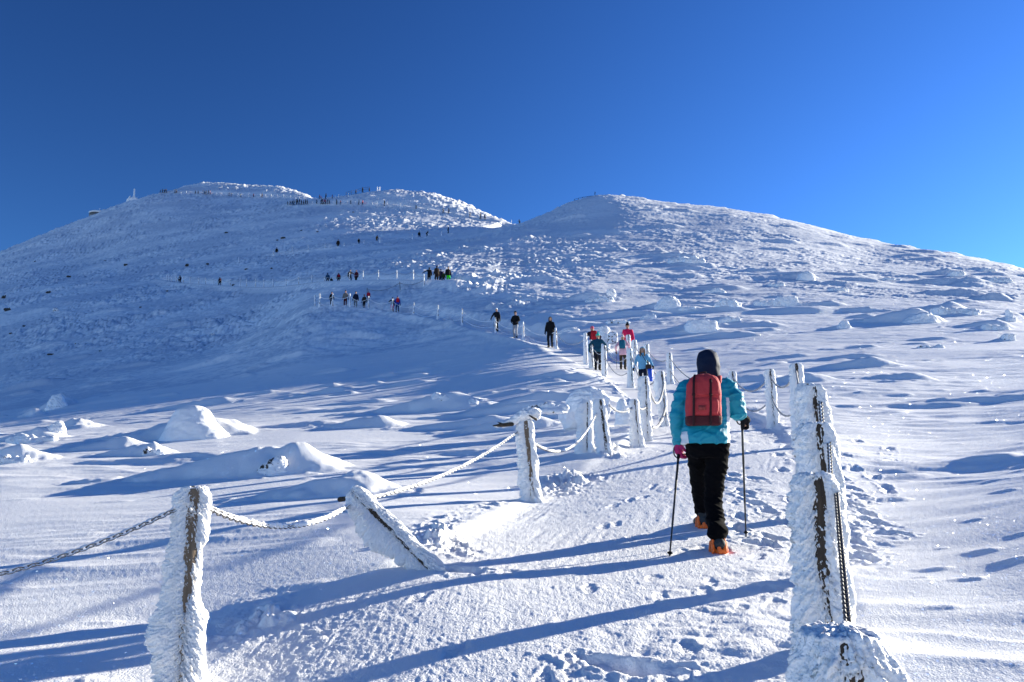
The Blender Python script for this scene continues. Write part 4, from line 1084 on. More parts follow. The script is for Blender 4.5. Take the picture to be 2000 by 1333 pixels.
# backpack
by = J['chest'][1] - .15
def bp(px, py, d): return at(px, py, by - d)
c0 = bp(1374, 790, .07)
pk = obj('backpack', None, None, c0, 0, 'red canvas backpack with dark straps and maroon base on the teal jacket', 'backpack')
def lc(vf): return [tuple(V3(p) - c0) for p in vf[0]], vf[1]
def rr(py, hw, dp, dx=0): 
    p = bp(1374 + dx, py, .06); return (p, hw, dp)
mainv = remesh([loft([rr(816, .148, .085), rr(800, .150, .092), rr(770, .146, .09), rr(748, .134, .08), rr(739, .112, .066), rr(734, .080, .045)], 28, 4.0)], .009, 2, wrinkle(.005, 10, 10))
main = obj('main_bag', to_mesh('main_bag', lc(mainv), M_RED), pk)
obj('base_panel', to_mesh('base_panel', lc(remesh([loft([rr(832, .134, .075), rr(829, .150, .090), rr(815, .154, .095), rr(813.5, .148, .088)], 28, 4.0)], .007, 1)), M_MAR), pk)
flapv = remesh([loft([rr(775, .138, .102), rr(765, .144, .102), rr(749, .137, .090), rr(739, .112, .070), rr(734, .078, .045), rr(731, .04, .02)], 28, 3.6)], .008, 2, wrinkle(.006, 13, 9))
obj('flap', to_mesh('flap', lc(flapv), M_RED), pk)
for sx in (1355, 1388):
    pts = [bp(sx + (1374 - sx) * .1, 733, .085), bp(sx, 745, .155), bp(sx, 765, .168), bp(sx, 790, .166), bp(sx, 812, .166), bp(sx, 829, .150)]
    st = obj('strap', to_mesh('strap', lc(tube(pts, .0105, 8, .5)), M_STRAP), pk)
    obj('buckle', to_mesh('buckle', lc(box(bp(sx, 771, .176), (.026, .012, .022))), M_STRAP), st)
pocket = remesh([loft([rr(812, .115, .100), rr(806, .122, .106), rr(786, .122, .106), rr(780, .110, .100)], 24, 5.0)], .007, 1, wrinkle(.004, 14, 14))
pc = obj('front_pocket', to_mesh('front_pocket', lc(pocket), M_RED), pk)
obj('patch', to_mesh('patch', lc(box(bp(1371, 797, .170), (.062, .006, .040))), M_LOGO), pc)
for sx, sh in ((1352, 'shoL'), (1404, 'shoR')):
    pts = [bp(sx, 748, .0), J[sh] + V3((.085 if sh == 'shoL' else -.085, -.08, .075)), J[sh] + V3((.075 if sh == 'shoL' else -.075, .06, .085)), J['chest'] + V3((-.12 if sh == 'shoL' else .12, .17, .04)), J['waist'] + V3((-.17 if sh == 'shoL' else .17, .06, .10)), bp(1345 if sh == 'shoL' else 1407, 815, .0)]
    obj('shoulder_strap', to_mesh('shoulder_strap', lc(tube(pts, .022, 10, .45)), M_RED), pk)
hl = [bp(1366, 734, .05), bp(1368, 728, .045), bp(1378, 727, .045), bp(1381, 733, .05)]
obj('carry_loop', to_mesh('carry_loop', lc(tube(hl, .007, 8)), M_STRAP), pk)
print('hero', round(time.time() - T0, 1), 'height', float(hd[2] + .13 - gR[2]), yR, yL)
# things the light blue walker carries
X, T = ray(1272, 735); ys = 27.15
sp = at(1272, 733, ys)
sv = []; sf = []
for i in range(9):
    for j in range(7):
        u, v = i / 8 - .5, j / 6 - .5
        wx = .10 * (1 - .25 * (v + .5))
        sv.append((u * 2 * wx, .05 * (u * u * 4) - .02 * math.cos(v * 3), -v * .42))
for i in range(8):
    for j in range(6):
        a = i * 7 + j; sf.append((a, a + 1, a + 8, a + 7))
n0 = len(sv); sv += [(p[0], p[1] + .012, p[2]) for p in sv]; sf += [tuple(i + n0 for i in reversed(q)) for q in sf]
_b = [j for j in range(7)] + [i * 7 + 6 for i in range(1, 9)] + [8 * 7 + j for j in range(5, -1, -1)] + [i * 7 for i in range(7, 0, -1)]
for a, b in zip(_b, _b[1:] + _b[:1]): sf.append((b, a, a + n0, b + n0))
obj('snow_scoop', to_mesh('snow_scoop', (sv, sf), mat('blue_plastic', (.01, .09, .60), .4, .5)), None, sp, math.radians(20), 'bright blue plastic sled scoop hanging from the hand of the light blue walker', 'sled')
bg_ = at(1266.5, 717, 27.2)
sb = obj('shoulder_bag', to_mesh('shoulder_bag', remesh([loft([((0, 0, -.08), .09, .05), ((0, 0, 0), .11, .06), ((0, 0, .08), .09, .045)], 16, 3)], .012, 1), cmat((.05, .035, .03))), None, bg_, .2, 'small dark shoulder bag at the hip of the light blue walker', 'bag')
st_ = [at(1266, 712, 27.2), at(1259, 702, 27.22), at(1253, 692, 27.3), at(1251, 688, 27.5), at(1256, 690, 27.8), at(1266, 705, 27.75), at(1268, 713, 27.5)]
obj('strap', to_mesh('strap', ([tuple(V3(p) - V3(bg_)) for p in tube(st_, .012, 6)[0]], tube(st_, .012, 6)[1]), M_BLACK), sb).rotation_euler[2] = -.2
# ------------------------------------------------------------------ posts coated in rime
def rime_post(base, top, R, spec, nth=72, nz=110, seed=0, strip=(-1.35, .30), wood=None, label='', group=None, cat='fence post', flare=.03, vane=2.2, drop=.10, capfull=False):
    """a round timber with an ice crust; spec = list of (height fraction, crust to the left, crust to the right, crust towards the viewer)
       where the crust gets thinner than nothing the timber shows"""
    base, top = V3(base), V3(top); L = np.linalg.norm(top - base); d = (top - base) / L
    b0 = base - d * .25
    o = obj('fence_post', None, None, base, 0, label, cat, group)
    ex = V3((1, 0, 0)) - d * d[0]; ex /= np.linalg.norm(ex); ey = np.cross(d, ex)
    # timber
    tv = []; tf = []; ns = 22; zs = np.concatenate([[-.25], np.linspace(0, L, 24)])
    for i, z in enumerate(zs):
        for k in range(ns):
            a = 2 * math.pi * k / ns
            rr = R * (1 + .05 * float(perlin(np.array([math.cos(a) * 1.5 + seed]), np.array([z * 1.2 + math.sin(a) * 1.5]), 4)[0]))
            tv.append(base + d * z + rr * (math.cos(a) * ex + math.sin(a) * ey) - base)
    for i in range(len(zs) - 1):
        for k in range(ns):
            a, b = i * ns + k, i * ns + (k + 1) % ns; tf.append((a, b, b + ns, a + ns))
    n0 = len(tv)
    for k in range(ns):
        tv.append(V3(tv[(len(zs) - 1) * ns + k]) * 1.0 + d * .012 - (.12 * R) * (math.cos(2 * math.pi * k / ns) * ex + math.sin(2 * math.pi * k / ns) * ey))
    for k in range(ns):
        a, b = (len(zs) - 1) * ns + k, (len(zs) - 1) * ns + (k + 1) % ns; tf.append((a, b, n0 + (k + 1) % ns, n0 + k))
    tf.append(tuple(n0 + k for k in range(ns)))
    obj('timber', to_mesh('timber', (tv, tf), wood or M_WOOD), o)
    # crust
    th = np.linspace(0, 2 * np.pi, nth, endpoint=False); zz = np.linspace(-.12, L + .012, nz)
    TH, ZZ = np.meshgrid(th, zz); f = np.clip(ZZ / L, 0, 1)
    sp = np.array(spec)
    lf = np.interp(f, sp[:, 0], sp[:, 1]); rt = np.interp(f, sp[:, 0], sp[:, 2]); fr = np.interp(f, sp[:, 0], sp[:, 3])
    cl = np.clip(-np.cos(TH), 0, 1); cr_ = np.clip(np.cos(TH), 0, 1)
    n1 = fbm(np.cos(TH) * 2.2 + seed * 3.1, ZZ * 9 + np.sin(TH) * 2, 3, 100, .55)
    n2 = billow(np.cos(TH) * 3.5 + seed, ZZ * 34 + np.sin(TH) * 5, 3, 110, .6)
    big = perlin(np.cos(TH) * 1.1 + seed * 1.7, ZZ * 4.2 + np.sin(TH), 120)
    t = lf * cl ** vane * (1 + .35 * big) + rt * cr_ ** 1.3 * (1 + .45 * big) + .012
    # bare strip facing the viewer
    da = np.angle(np.exp(1j * (TH - strip[0] - .25 * perlin(ZZ * 5 + seed, ZZ * 0 + 2.2, 7))))
    sw = strip[1] * 1.6 * (1 + .5 * perlin(ZZ * 7 + seed * 2.1, ZZ * 0 + 5.5, 17))
    w_ = np.exp(-np.abs(da / sw) ** 2.6)
    t = t * (1 - .9 * w_) + fr * w_
    n3 = billow(np.cos(TH) * 7 + seed, ZZ * 70 + np.sin(TH) * 9, 2, 130, .6)
    fe = np.clip(ridged(np.cos(TH) * 1.6 + seed * 2 + .3 * n1, ZZ * 26 + .8 * perlin(np.cos(TH) * 3, ZZ * 8, 9), 2, 140, .5), -1, 1)
    t = t + fe * .014 * cl * np.clip(t / .03, 0, 1.5)
    t = t + n1 * (.012 * (.4 + .6 * np.clip(t / .03, 0, 1)) + .010 * w_) + n2 * (.006 + .007 * w_ + .006 * cl) + n3 * (.004 + .004 * w_)
    t = t + flare * np.exp(-np.clip(ZZ, 0, None) / .10) * (.6 + .5 * n1)
    edge = np.clip((L + .004 - ZZ) / .03, 0, 1); t = np.where(ZZ > L - .03, t * (.55 + .45 * edge), t)
    rad = np.maximum(R * .88, R + t)
    lump = np.clip(t, 0, .3)
    droop = -drop * lump * cl
    Pc = (ZZ + droop)[..., None] * d + rad[..., None] * (np.cos(TH)[..., None] * ex + np.sin(TH)[..., None] * ey)
    cv = [tuple(p) for p in Pc.reshape(-1, 3)]; cf = []
    for i in range(nz - 1):
        for k in range(nth):
            a, b = i * nth + k, i * nth + (k + 1) % nth; cf.append((a, b, b + nth, a + nth))
    # thin ragged cap of frost on the rim
    r2 = len(cv)
    for k in range(nth):
        p = Pc[-1, k]; c = d * (L + .014); q = p + (c - p) * (.30 if not capfull else .10); cv.append(tuple(q + d * (.006 + .008 * float(n1[-1, k]))))
    for k in range(nth):
        a, b = (nz - 1) * nth + k, (nz - 1) * nth + (k + 1) % nth; cf.append((a, b, r2 + (k + 1) % nth, r2 + k))
    if capfull:
        NR = 9
        for j in range(1, NR):
            for k in range(nth):
                a_ = 2 * math.pi * k / nth; q = V3(cv[r2 + k]) * (1 - j / NR) + d * (L + .030) * (j / NR)
                rr = 1 - j / NR
                q = q + d * (.006 * float(perlin(np.array([rr * math.cos(a_) * 5 + seed]), np.array([rr * math.sin(a_) * 5.0]), 23)[0]) + .003 * float(perlin(np.array([rr * math.cos(a_) * 13 + seed]), np.array([rr * math.sin(a_) * 13.0]), 24)[0]))
                cv.append(tuple(q))
        for j in range(NR - 1):
            for k in range(nth):
                a, b = r2 + j * nth + k, r2 + j * nth + (k + 1) % nth; cf.append((a, b, b + nth, a + nth))
        cf.append(tuple(r2 + (NR - 1) * nth + k for k in range(nth)))
    obj('rime_crust', to_mesh('rime_crust', (cv, cf), M_RIME), o)
    return o

def post_px(bx, by, tx, ty, y, R, spec, **kw):
    """post whose foot and head are seen at those pixels, y metres ahead"""
    if y is None: y = hit(bx, by)[1]
    b = at(bx, by, y); t = at(tx, ty, y)
    zg = float(H(b[0], b[1]))
    if b[2] > zg: b = b + (b - t) / (b[2] - t[2] + 1e-6) * 0 ; b[2] = min(b[2], zg)
    else:
        pass
    return rime_post(b, t, R, spec, **kw), b, t

PG = 'rime covered posts along the path'
_, bA, tA = post_px(352, 1345, 381, 957, 4.6, .052, [(0, .06, .05, -.003), (.12, .05, .045, -.002), (.28, .12, .04, -.002), (.36, .085, .045, -.003), (.42, .06, .012, -.004), (.48, .05, -.006, -.012), (.70, .035, -.008, -.016), (.74, .032, .022, -.01), (.95, .028, .020, -.012), (1, .02, .014, -.008)],
        seed=1, strip=(-1.25, .34), label='timber post with wide rime vanes at its foot, chain on both sides, beside open snow', group=PG, nth=150, nz=340)
yB = hit(836, 1108)[1]
tB = at(690, 962, yB + .15)
bB = V3(hit(836, 1109))
rime_post(bB, tB, .046, [(0, .01, .02, -.012), (.08, .03, .025, -.012), (.2, .05, .02, -.008), (.4, .10, .025, -.004), (.55, .125, .025, -.018), (.72, .11, .025, -.014), (.8, .07, .03, .012), (.9, .05, .04, .012), (1, .03, .02, .01)], seed=2, vane=5, drop=.1, capfull=True, strip=(-1.75, .22), wood=M_DARKWOOD,
          label='leaning timber post tilted far over to one side under a thick rime crust', group=PG, flare=.02, nth=150, nz=260)
_, bC, tC = post_px(1040, 978, 1026, 824, None, .055, [(0, .06, .04, .0), (.3, .05, .035, -.006), (.6, .045, .03, -.016), (1, .035, .03, -.016)], seed=3, strip=(-1.45, .30), wood=M_WOOD,
        label='rimed post carrying a drooping snowy slab of driftwood on its head', group=PG, nth=90, nz=150)
# left side further up: (foot, head, radius, crust spec, label)
LFT = [
 (1146, 892, 1147, 785, 13.4, .045, [(0, .17, .09, -.012), (.25, .15, .09, -.012), (.7, .14, .05, -.012), (1, .12, .06, .0)], (-1.5, .18), 'broad ice coated post with a thin dark slit, first of the close pair'),
 (1184, 886, 1171, 782, 13.2, .052, [(0, .09, .04, -.01), (.3, .08, .03, -.016), (.7, .06, .03, -.016), (1, .05, .03, -.014)], (-1.35, .36), 'tilted post with a wide dark timber face, second of the close pair'),
 (1247, 872, 1238, 782, 14.0, .045, [(0, .08, .05, -.006), (.15, .10, .04, .004), (.5, .035, .03, -.006), (1, .03, .025, -.012)], (-1.3, .25), 'short squat rimed post with a fin of ice at its foot'),
 (1264, 861, 1259, 737, 14.8, .045, [(0, .10, .04, -.01), (.3, .08, .05, .004), (.5, .09, .05, -.012), (1, .07, .03, -.014)], (-1.25, .34), 'tall rimed post with a dark strip standing behind the short squat post'),
 (1299, 831, 1291, 727, 17.2, .045, [(0, .03, .02, -.012), (.4, .13, .03, -.01), (.7, .15, .02, -.012), (1, .05, .02, -.014)], (-1.2, .4), 'post bulging with rime, holding the looped rope just past the tall rimed post'),
 (1234, 754, 1230, 682, 28, .05, [(0, .09, .03, -.012), (.5, .08, .03, -.014), (1, .06, .03, -.012)], (-1.1, .35), 'post with a dark timber strip in front of the light blue walker'),
 (1182, 734, 1180, 676, 33, .05, [(0, .10, .04, -.01), (.5, .08, .04, -.012), (1, .05, .03, -.012)], (-1.1, .35), 'rimed post just below the green hatted walker'),
 (1157, 717, 1153, 665, 38, .05, [(0, .10, .03, -.012), (.5, .09, .03, -.012), (1, .06, .03, -.01)], (-1.0, .35), 'rimed post left of the walker in the navy ski suit'),
 (1145, 708, 1143, 651, 40.5, .05, [(0, .08, .03, .0), (1, .05, .03, -.006)], (-1.2, .3), 'white crusted post at the corner where the path swings away'),
]
for i, (bx, by, tx, ty, y, R, sp, stp, lb) in enumerate(LFT):
    post_px(bx, by, tx, ty, y, R * .92, [(a_, l_ * .72, r_ * .8, f_) for a_, l_, r_, f_ in sp], seed=10 + i, strip=stp, wood=M_DARKWOOD, label=lb.replace('left of', 'beside'), group=PG, nth=64 if i < 5 else 36, nz=90 if i < 5 else 44)
# right side
def right_post(px, py_top, y, dx, R, sp, seed, lb, nth=140, nz=280, stp=(-1.5, .28), lean=0.0, capfull=False):
    t = at(px, py_top, y); b = V3((t[0] + dx, y, 0)); b[2] = float(H(b[0], b[1]))
    rime_post(b, t, R, sp, seed=seed, strip=stp, wood=M_DARKWOOD, label=lb, group=PG, nth=nth, nz=nz, capfull=capfull)
    return b, t
rB1, rT1 = right_post(1642, 1252, 1.62, .0, .060, [(0, .03, .05, .01), (.5, .03, .06, .004), (.85, .022, .055, .002), (.93, .014, .036, -.006), (1, .002, .008, .0)], 31, 'stout rimed post stump at the bottom edge, its frosty flat top seen from above', capfull=True)
rB2, rT2 = right_post(1588, 934, 3.1, .0, .050, [(0, .026, .045, -.002), (.3, .022, .042, -.003), (.6, .020, .026, -.002), (.7, .018, .012, -.012), (.92, .018, .016, -.016), (1, .016, .028, -.012)], 32, 'big rimed post with chain hanging down its side and dark bare patches', stp=(-1.52, .30))
rB3, rT3 = right_post(1593, 832, 4.6, .02, .056, [(0, .04, .05, .0), (.4, .035, .05, -.006), (.8, .03, .05, -.016), (1, .03, .03, -.012)], 33, 'rimed post with brown timber patches, third along the side with the hanging chain', nth=90, nz=130)
rB4, rT4 = right_post(1585, 757, 6.2, .02, .056, [(0, .04, .045, .0), (.4, .035, .045, -.016), (.8, .035, .05, -.006), (1, .03, .03, -.010)], 34, 'rimed post with blotchy brown front, fourth along the side with the hanging chain', nth=90, nz=120)
rB5, rT5 = right_post(1573, 752, 8.4, .02, .05, [(0, .04, .03, -.004), (1, .03, .04, -.010)], 35, 'rimed post mostly hidden by the blotchy brown fronted post', nth=70, nz=90)
RGT = [
 (1562, 850, 1554, 712, 13.2, .05, [(0, .05, .04, -.004), (.3, .05, .04, .004), (.6, .04, .05, -.014), (1, .035, .04, -.014)], 'tall rimed post where the double ropes begin'),
 (1511, 835, 1503, 723, 16.4, .05, [(0, .04, .04, -.014), (.25, .045, .04, .002), (.6, .035, .04, -.008), (.8, .035, .05, -.012), (1, .03, .03, -.014)], 'rimed post in the middle of the double ropes behind the red backpack'),
 (1436, 800, 1430, 727, 20, .05, [(0, .04, .04, .0), (.6, .03, .03, -.014), (1, .03, .03, -.014)], 'rimed post partly hidden by the teal sleeve'),
 (1310, 750, 1307, 690, 30, .05, [(0, .05, .05, -.012), (.5, .05, .05, .0), (1, .03, .02, -.014)], 'rimed post standing alone between the light blue walker and the navy hood'),
 (1265, 740, 1263, 673, 33, .05, [(0, .05, .04, -.005), (1, .04, .03, -.014)], 'rimed post poking up right behind the light blue hood'),
 (1241, 720, 1239, 665, 37, .05, [(0, .07, .05, .0), (1, .06, .05, -.006)], 'rimed post beside the teal backpack'),
 (1229, 712, 1227, 655, 40, .05, [(0, .05, .04, -.005), (1, .04, .04, -.012)], 'rimed post directly in front of the hot pink jacket'),
]
rp = []
for i, (bx, by, tx, ty, y, R, sp, lb) in enumerate(RGT):
    o, b, t = post_px(bx, by, tx, ty, y, R, sp, seed=40 + i, strip=(-1.45, .32), wood=M_DARKWOOD, label=lb, group=PG, nth=64 if i < 3 else 36, nz=90 if i < 3 else 44)
    rp.append((b, t))

# ------------------------------------------------------------------ driftwood slab on the middle post
tC0 = tC + V3((0, 0, .02))
def loc_noise(a, sc, sd):
    return lambda co: (fbm(co[:, 0] * sc + sd, co[:, 2] * sc * 1.4 + co[:, 1] * sc, 3, 60 + sd) * a)
yC = tC[1]
slab = remesh([tube([at(1046, 806, yC), at(1022, 812, yC), at(995, 826, yC), at(966, 833, yC)], [.075, .10, .06, .018], 14, .8), tube([at(1050, 816, yC), at(1030, 810, yC)], [.03, .06], 10)], .012, 2, loc_noise(.018, 14, 1))
sl = obj('driftwood', to_mesh('driftwood', ([tuple(V3(p) - tC0) for p in slab[0]], slab[1]), M_RIME), None, tC0, 0, 'snow covered slab of driftwood lying across the top of a rimed post', 'driftwood')
dk = remesh([tube([at(1000, 829, yC - .06), at(978, 831, yC - .04), at(963, 832, yC)], [.026, .024, .008], 8), tube([at(985, 829, yC - .03), at(972, 825, yC - .03)], [.012, .006], 6)], .006, 1)
obj('bare_end', to_mesh('bare_end', ([tuple(V3(p) - tC0) for p in dk[0]], dk[1]), M_DARKWOOD), sl)
dk = remesh([tube([at(1047, 820, yC - .05), at(1034, 812, yC - .10)], [.016, .008], 8)], .006, 1)
obj('bare_end', to_mesh('bare_end', ([tuple(V3(p) - tC0) for p in dk[0]], dk[1]), M_DARKWOOD), sl)
# dark knob at the head of the leaning post
kn = at(664, 976, yB + .15)
obj('driftwood', to_mesh('driftwood', (lambda m: ([tuple(V3(p) - kn) for p in m[0]], m[1]))(remesh([tube([kn, at(690, 972, yB + .15)], [.022, .014], 8)], .006, 1)), M_DARKWOOD), None, kn, 0, 'dark broken peg sticking out of the leaning post', 'peg')

# ------------------------------------------------------------------ chains and ropes
def sag(a, b, s, n=40):
    a, b = V3(a), V3(b); t = np.linspace(0, 1, n)
    p = a[None] + (b - a)[None] * t[:, None]; p[:, 2] -= s * 4 * t * (1 - t)
    return p

def chain(a, b, s, label, link=.055, wire=.0062, frost=.4, seed=0, group='chains between the posts'):
    P = sag(a, b, s, 800); seg = np.linalg.norm(np.diff(P, axis=0), axis=1); cum = np.concatenate([[0], np.cumsum(seg)])
    n = int(cum[-1] / (link * .72)); parts = []
    for i in range(n + 1):
        q = i * link * .72; q = min(q, cum[-1] - 1e-4)
        p = V3([np.interp(q, cum, P[:, k]) for k in range(3)]); p2 = V3([np.interp(min(q + .01, cum[-1]), cum, P[:, k]) for k in range(3)]); p1 = V3([np.interp(max(q - .01, 0), cum, P[:, k]) for k in range(3)])
        u, v, d = frame(p2 - p1)
        w_ = u * math.cos(i * math.pi / 2 + .7) + v * math.sin(i * math.pi / 2 + .7)
        pts = [p + d * (link / 2 * math.cos(t)) * (1.0) + w_ * link * .30 * math.sin(t) for t in np.linspace(0, 2 * math.pi, 13)]
        parts.append(tube(pts, wire, 6, cap=False))
    core = tube(P[::8], wire * .8, 6)
    o = obj('chain', to_mesh('chain', remesh(parts + [core], wire * .62, 0) if n < 40 else join(parts), M_METAL if frost > .12 else M_STEEL), None, None, 0, label, 'chain', group)
    fr = []
    r = random.Random(seed)
    nn = len(P)
    k = 0
    R = np.zeros(nn)
    t = np.linspace(0, 1, nn)
    ln = cum[-1]
    R = wire * (.6 + .9 * min(1, frost * 1.2)) + frost * .016 * np.clip(perlin(t * ln * 5 + seed, t * 0 + .3, 5) - .05, 0, 1) + frost * .012 * np.clip(billow(t * ln * 22 + seed, t * 0 + 1.7, 2, 6), 0, 1)
    Pf = P.copy(); Pf[:, 2] += wire * 1.5
    if frost > 0:
        obj('rime_crust', to_mesh('rime_crust', tube(Pf[::2], R[::2], 8), M_RIME), o)
    return o

def rope(a, b, s, label, r=.014, group='ropes between the posts', n=24, m=None, lumps=0):
    P = sag(a, b, s, n); t = np.linspace(0, 1, n)
    R = r * (1 + .18 * np.sin(t * 97 + a[0])) + lumps * np.clip(perlin(t * 9 + a[0] * 3, t * 0 + a[1], 8), 0, 1)
    return obj('rope', to_mesh('rope', tube(P, R, 8), m or M_ROPE), None, None, 0, label, 'rope', group)

pA_l, pA_r = at(352, 990, 4.58), at(410, 994, 4.62)
chain(pA_l, at(-260, 1165, 3.9), .08, 'linked chain with frost on it running from the vaned post out over the snow', .046, .0052, .16, 1)
_e = at(-260, 1165, 3.9); _eb = V3((_e[0] - .06, _e[1], float(H(_e[0] - .06, _e[1]))))
rime_post(_eb, _eb + V3((.02, 0, 1.05)), .05, [(0, .06, .04, -.003), (.4, .05, .04, -.004), (1, .03, .03, -.012)], seed=77, label='rimed post at the far end of the linked chain, just outside the picture', group=PG, nth=64, nz=90)
chain(pA_r, at(683, 987, yB + .1), .13, 'chain heavy with clotted rime sagging from the vaned post to the leaning post', .05, .006, .85, 2)
chain(at(722, 974, yB + .15), at(1012, 842, yC), .10, 'frosted chain rising from the leaning post to the driftwood post', .05, .006, .55, 3)
chain(at(1046, 868, yC), at(1166, 805, 13.2), .30, 'frosted chain sagging from the driftwood post to the close pair of posts', .05, .006, .6, 4)
chain(rT2 + V3((.075, -.02, -.05)), at(1660, 1262, 1.72), .03, 'bare steel chain hanging beside the big rimed post towards the stump', .026, .0036, .0, 5)
chain(rT3 + V3((.06, -.02, -.08)), rT2 + V3((.075, .03, -.06)), .12, 'bare steel chain from the third chained post down to the big rimed post', .036, .0045, .1, 6)
chain(rT4 + V3((.05, -.02, -.10)), rT3 + V3((.06, .03, -.08)), .14, 'bare steel chain between the third and the fourth chained posts', .05, .006, .1, 7)
rope(at(1190, 792, 13.2), at(1236, 795, 14.0), .10, 'frosted rope between the tilted post and the short squat post', .016, lumps=.01)
rope(at(1244, 793, 14.0), at(1262, 795, 14.8), .05, 'short frosted rope from the squat post to the tall rimed post', .016)
rope(at(1264, 745, 14.8), at(1297, 748, 17.2), .42, 'thick frosted rope looping deep between the tall post and the bulging post', .022, lumps=.012)
rope(at(1268, 830, 14.8), at(1300, 795, 17.2), .20, 'lower frosted rope between the tall post and the bulging post', .026, lumps=.02)
rope(at(1234, 696, 28), at(1289, 731, 17.2), .55, 'rope crossing in front of the light blue walker', .018)
rope(at(1182, 680, 33), at(1231, 690, 28), .42, 'upper rope between the posts below the pale pink walker', .016)
rope(at(1183, 700, 33), at(1232, 722, 28), .42, 'lower rope between the posts below the pale pink walker', .016)
rope(at(1156, 672, 38), at(1181, 682, 33), .35, 'upper rope in front of the navy ski suit', .016)
rope(at(1156, 690, 38), at(1182, 700, 33), .35, 'lower rope in front of the navy ski suit', .016)
(b6, t6), (b7, t7), (b8, t8), (b9, t9), (b10, t10), (b11, t11), (b12, t12) = rp
for nm, fa, fb, i, j, s in (('upper rope between the two tall posts with double ropes', .92, .90, 0, 1, .26), ('lower rope between the two tall posts with double ropes', .48, .52, 0, 1, .26),
                         ('upper rope running to the post by the teal sleeve', .90, .88, 1, 2, .34), ('lower rope running to the post by the teal sleeve', .52, .46, 1, 2, .36),
                         ('upper rope running behind the navy hood', .88, .86, 2, 3, .5), ('lower rope running behind the navy hood', .45, .42, 2, 3, .5),
                         ('upper rope beside the light blue walker', .85, .86, 3, 4, .30), ('lower rope beside the light blue walker', .42, .42, 3, 4, .30),
                         ('upper rope behind the light blue hood', .86, .86, 4, 5, .3), ('upper rope by the hot pink jacket', .86, .86, 5, 6, .3)):
    A_, B_ = rp[i], rp[j]
    rope(A_[0] + (A_[1] - A_[0]) * fa, B_[0] + (B_[1] - B_[0]) * fb, s, nm, .017)
rope(rT5 + V3((0, 0, -.1)), b6 + (t6 - b6) * .92, .15, 'upper rope to the post hidden behind the blotchy post', .015)

# ------------------------------------------------------------------ posts along the bends, smaller with distance
_pm = {}
def thin_post_mesh(k):
    if k in _pm: return _pm[k]
    r = random.Random(k); vs = []; n = 8; fs = []
    for i in range(12):
        z = -.35 + i * 1.35 / 11
        for q in range(n):
            a = 2 * math.pi * q / n
            rr = (.062 + .05 * max(0, -math.cos(a)) * r.uniform(.3, 1.0) + .012 * r.uniform(-1, 1)) * (1.5 - .5 * min(1, max(0, z) * 6)) * (1 - .25 * max(0, z))
            vs.append((rr * math.cos(a), rr * math.sin(a), z))
    for i in range(11):
        for q in range(n):
            a, b = i * n + q, i * n + (q + 1) % n; fs.append((a, b, b + n, a + n))
    fs.append(tuple(11 * n + q for q in range(n)))
    me = to_mesh('fence_post', (vs, fs), [M_RIME, M_WOOD])
    for p in me.polygons:
        c = p.center
        if c.y < -.02 and c.x > -.012 and c.z > .15 and r.random() < .55: p.material_index = 1
    _pm[k] = me
    return me
def thin_post(bx, by, tx, ty, y, label, group, w=1.0, skyline=False, dark=False):
    if y > 180:
        q = hit(bx, by + .2, 40.0)
        if abs(q[1] - y) < .22 * y: y = float(q[1])
    X, T = ray(bx, by); zg = float(H(X * y, y)); b = V3((X * y, y, min(zg, EYE + T * y) if not skyline else zg)); t = at(tx, ty, y)
    o = obj('fence_post', thin_post_mesh(_rq.randrange(5)) if not dark else dark_stake(), None, b, 0, label, 'fence post', group)
    o.scale = (w, w, max(.3, t[2] - b[2])); o.rotation_euler = (0, math.atan2(t[0] - b[0], t[2] - b[2]) * .9, 0)
    return b, t
def dark_stake():
    if 'd' not in _pm: _pm['d'] = to_mesh('stake', tube([(0, 0, -.3), (0, 0, .5), (0, 0, 1)], [.04, .04, .035], 8), M_DARKWOOD)
    return _pm['d']
R1 = [(1087, 676, 1085, 641, 51.0, 'post by the elbow of the black hooded walker'), (1022.5, 661.5, 1021.5, 629, 57.5, 'post between pale trousers and black hooded walker'), (968, 649, 968, 620.5, 64, 'post in front of the walker with the white hat'),
      (902.5, 634.5, 902.5, 603, 71, 'post standing clear of any walker, nearest the white hat'), (855, 624.5, 855.5, 596, 76.3, 'post standing clear, second along from the white hat'), (807.5, 619, 808.5, 591.5, 80, 'post standing clear beside the pink trousers'),
      (766, 612, 767, 584, 82.6, 'post in front of the pink trousers'), (720, 604, 720, 579, 84, 'post in front of the crimson jacket'), (683.5, 603, 683.5, 574, 84.6, 'post between the grey checked and the navy jackets'),
      (649, 602.5, 650.5, 574.5, 85, 'post in front of the black jacket at the end of the bend'), (624, 600.5, 624.5, 574, 85.5, 'post near the bend end with a snow tuft at its foot'), (615, 600, 615.5, 577, 89, 'thin post at the end of the bend, farthest out')]
pr = None
for bx, by, tx, ty, y, lb in R1:
    b, t = thin_post(bx, by + 1, tx, ty, y, 'white rimed ' + lb, 'posts of the first bend', 1.15)
    if pr is not None:
        rope(pr[1] - V3((0, 0, .25)), t - V3((0, 0, .25)), .42 if y < 84.8 else .3, 'frosted rope to the ' + ' '.join(lb.split()[:10]), .022, 'ropes of the first bend', 16, M_RIME)
        rope(pr[0] * .62 + pr[1] * .38, b * .62 + t * .38, .35, 'lower frosted rope to the ' + ' '.join(lb.split()[:10]), .018, 'ropes of the first bend', 16, M_RIME)
    pr = (b, t)
b, t = at(1143, 662, 40.5), at(1085, 650, 51)
rope(b, t, .5, 'long rope from the corner post to the black hooded walker', .02)
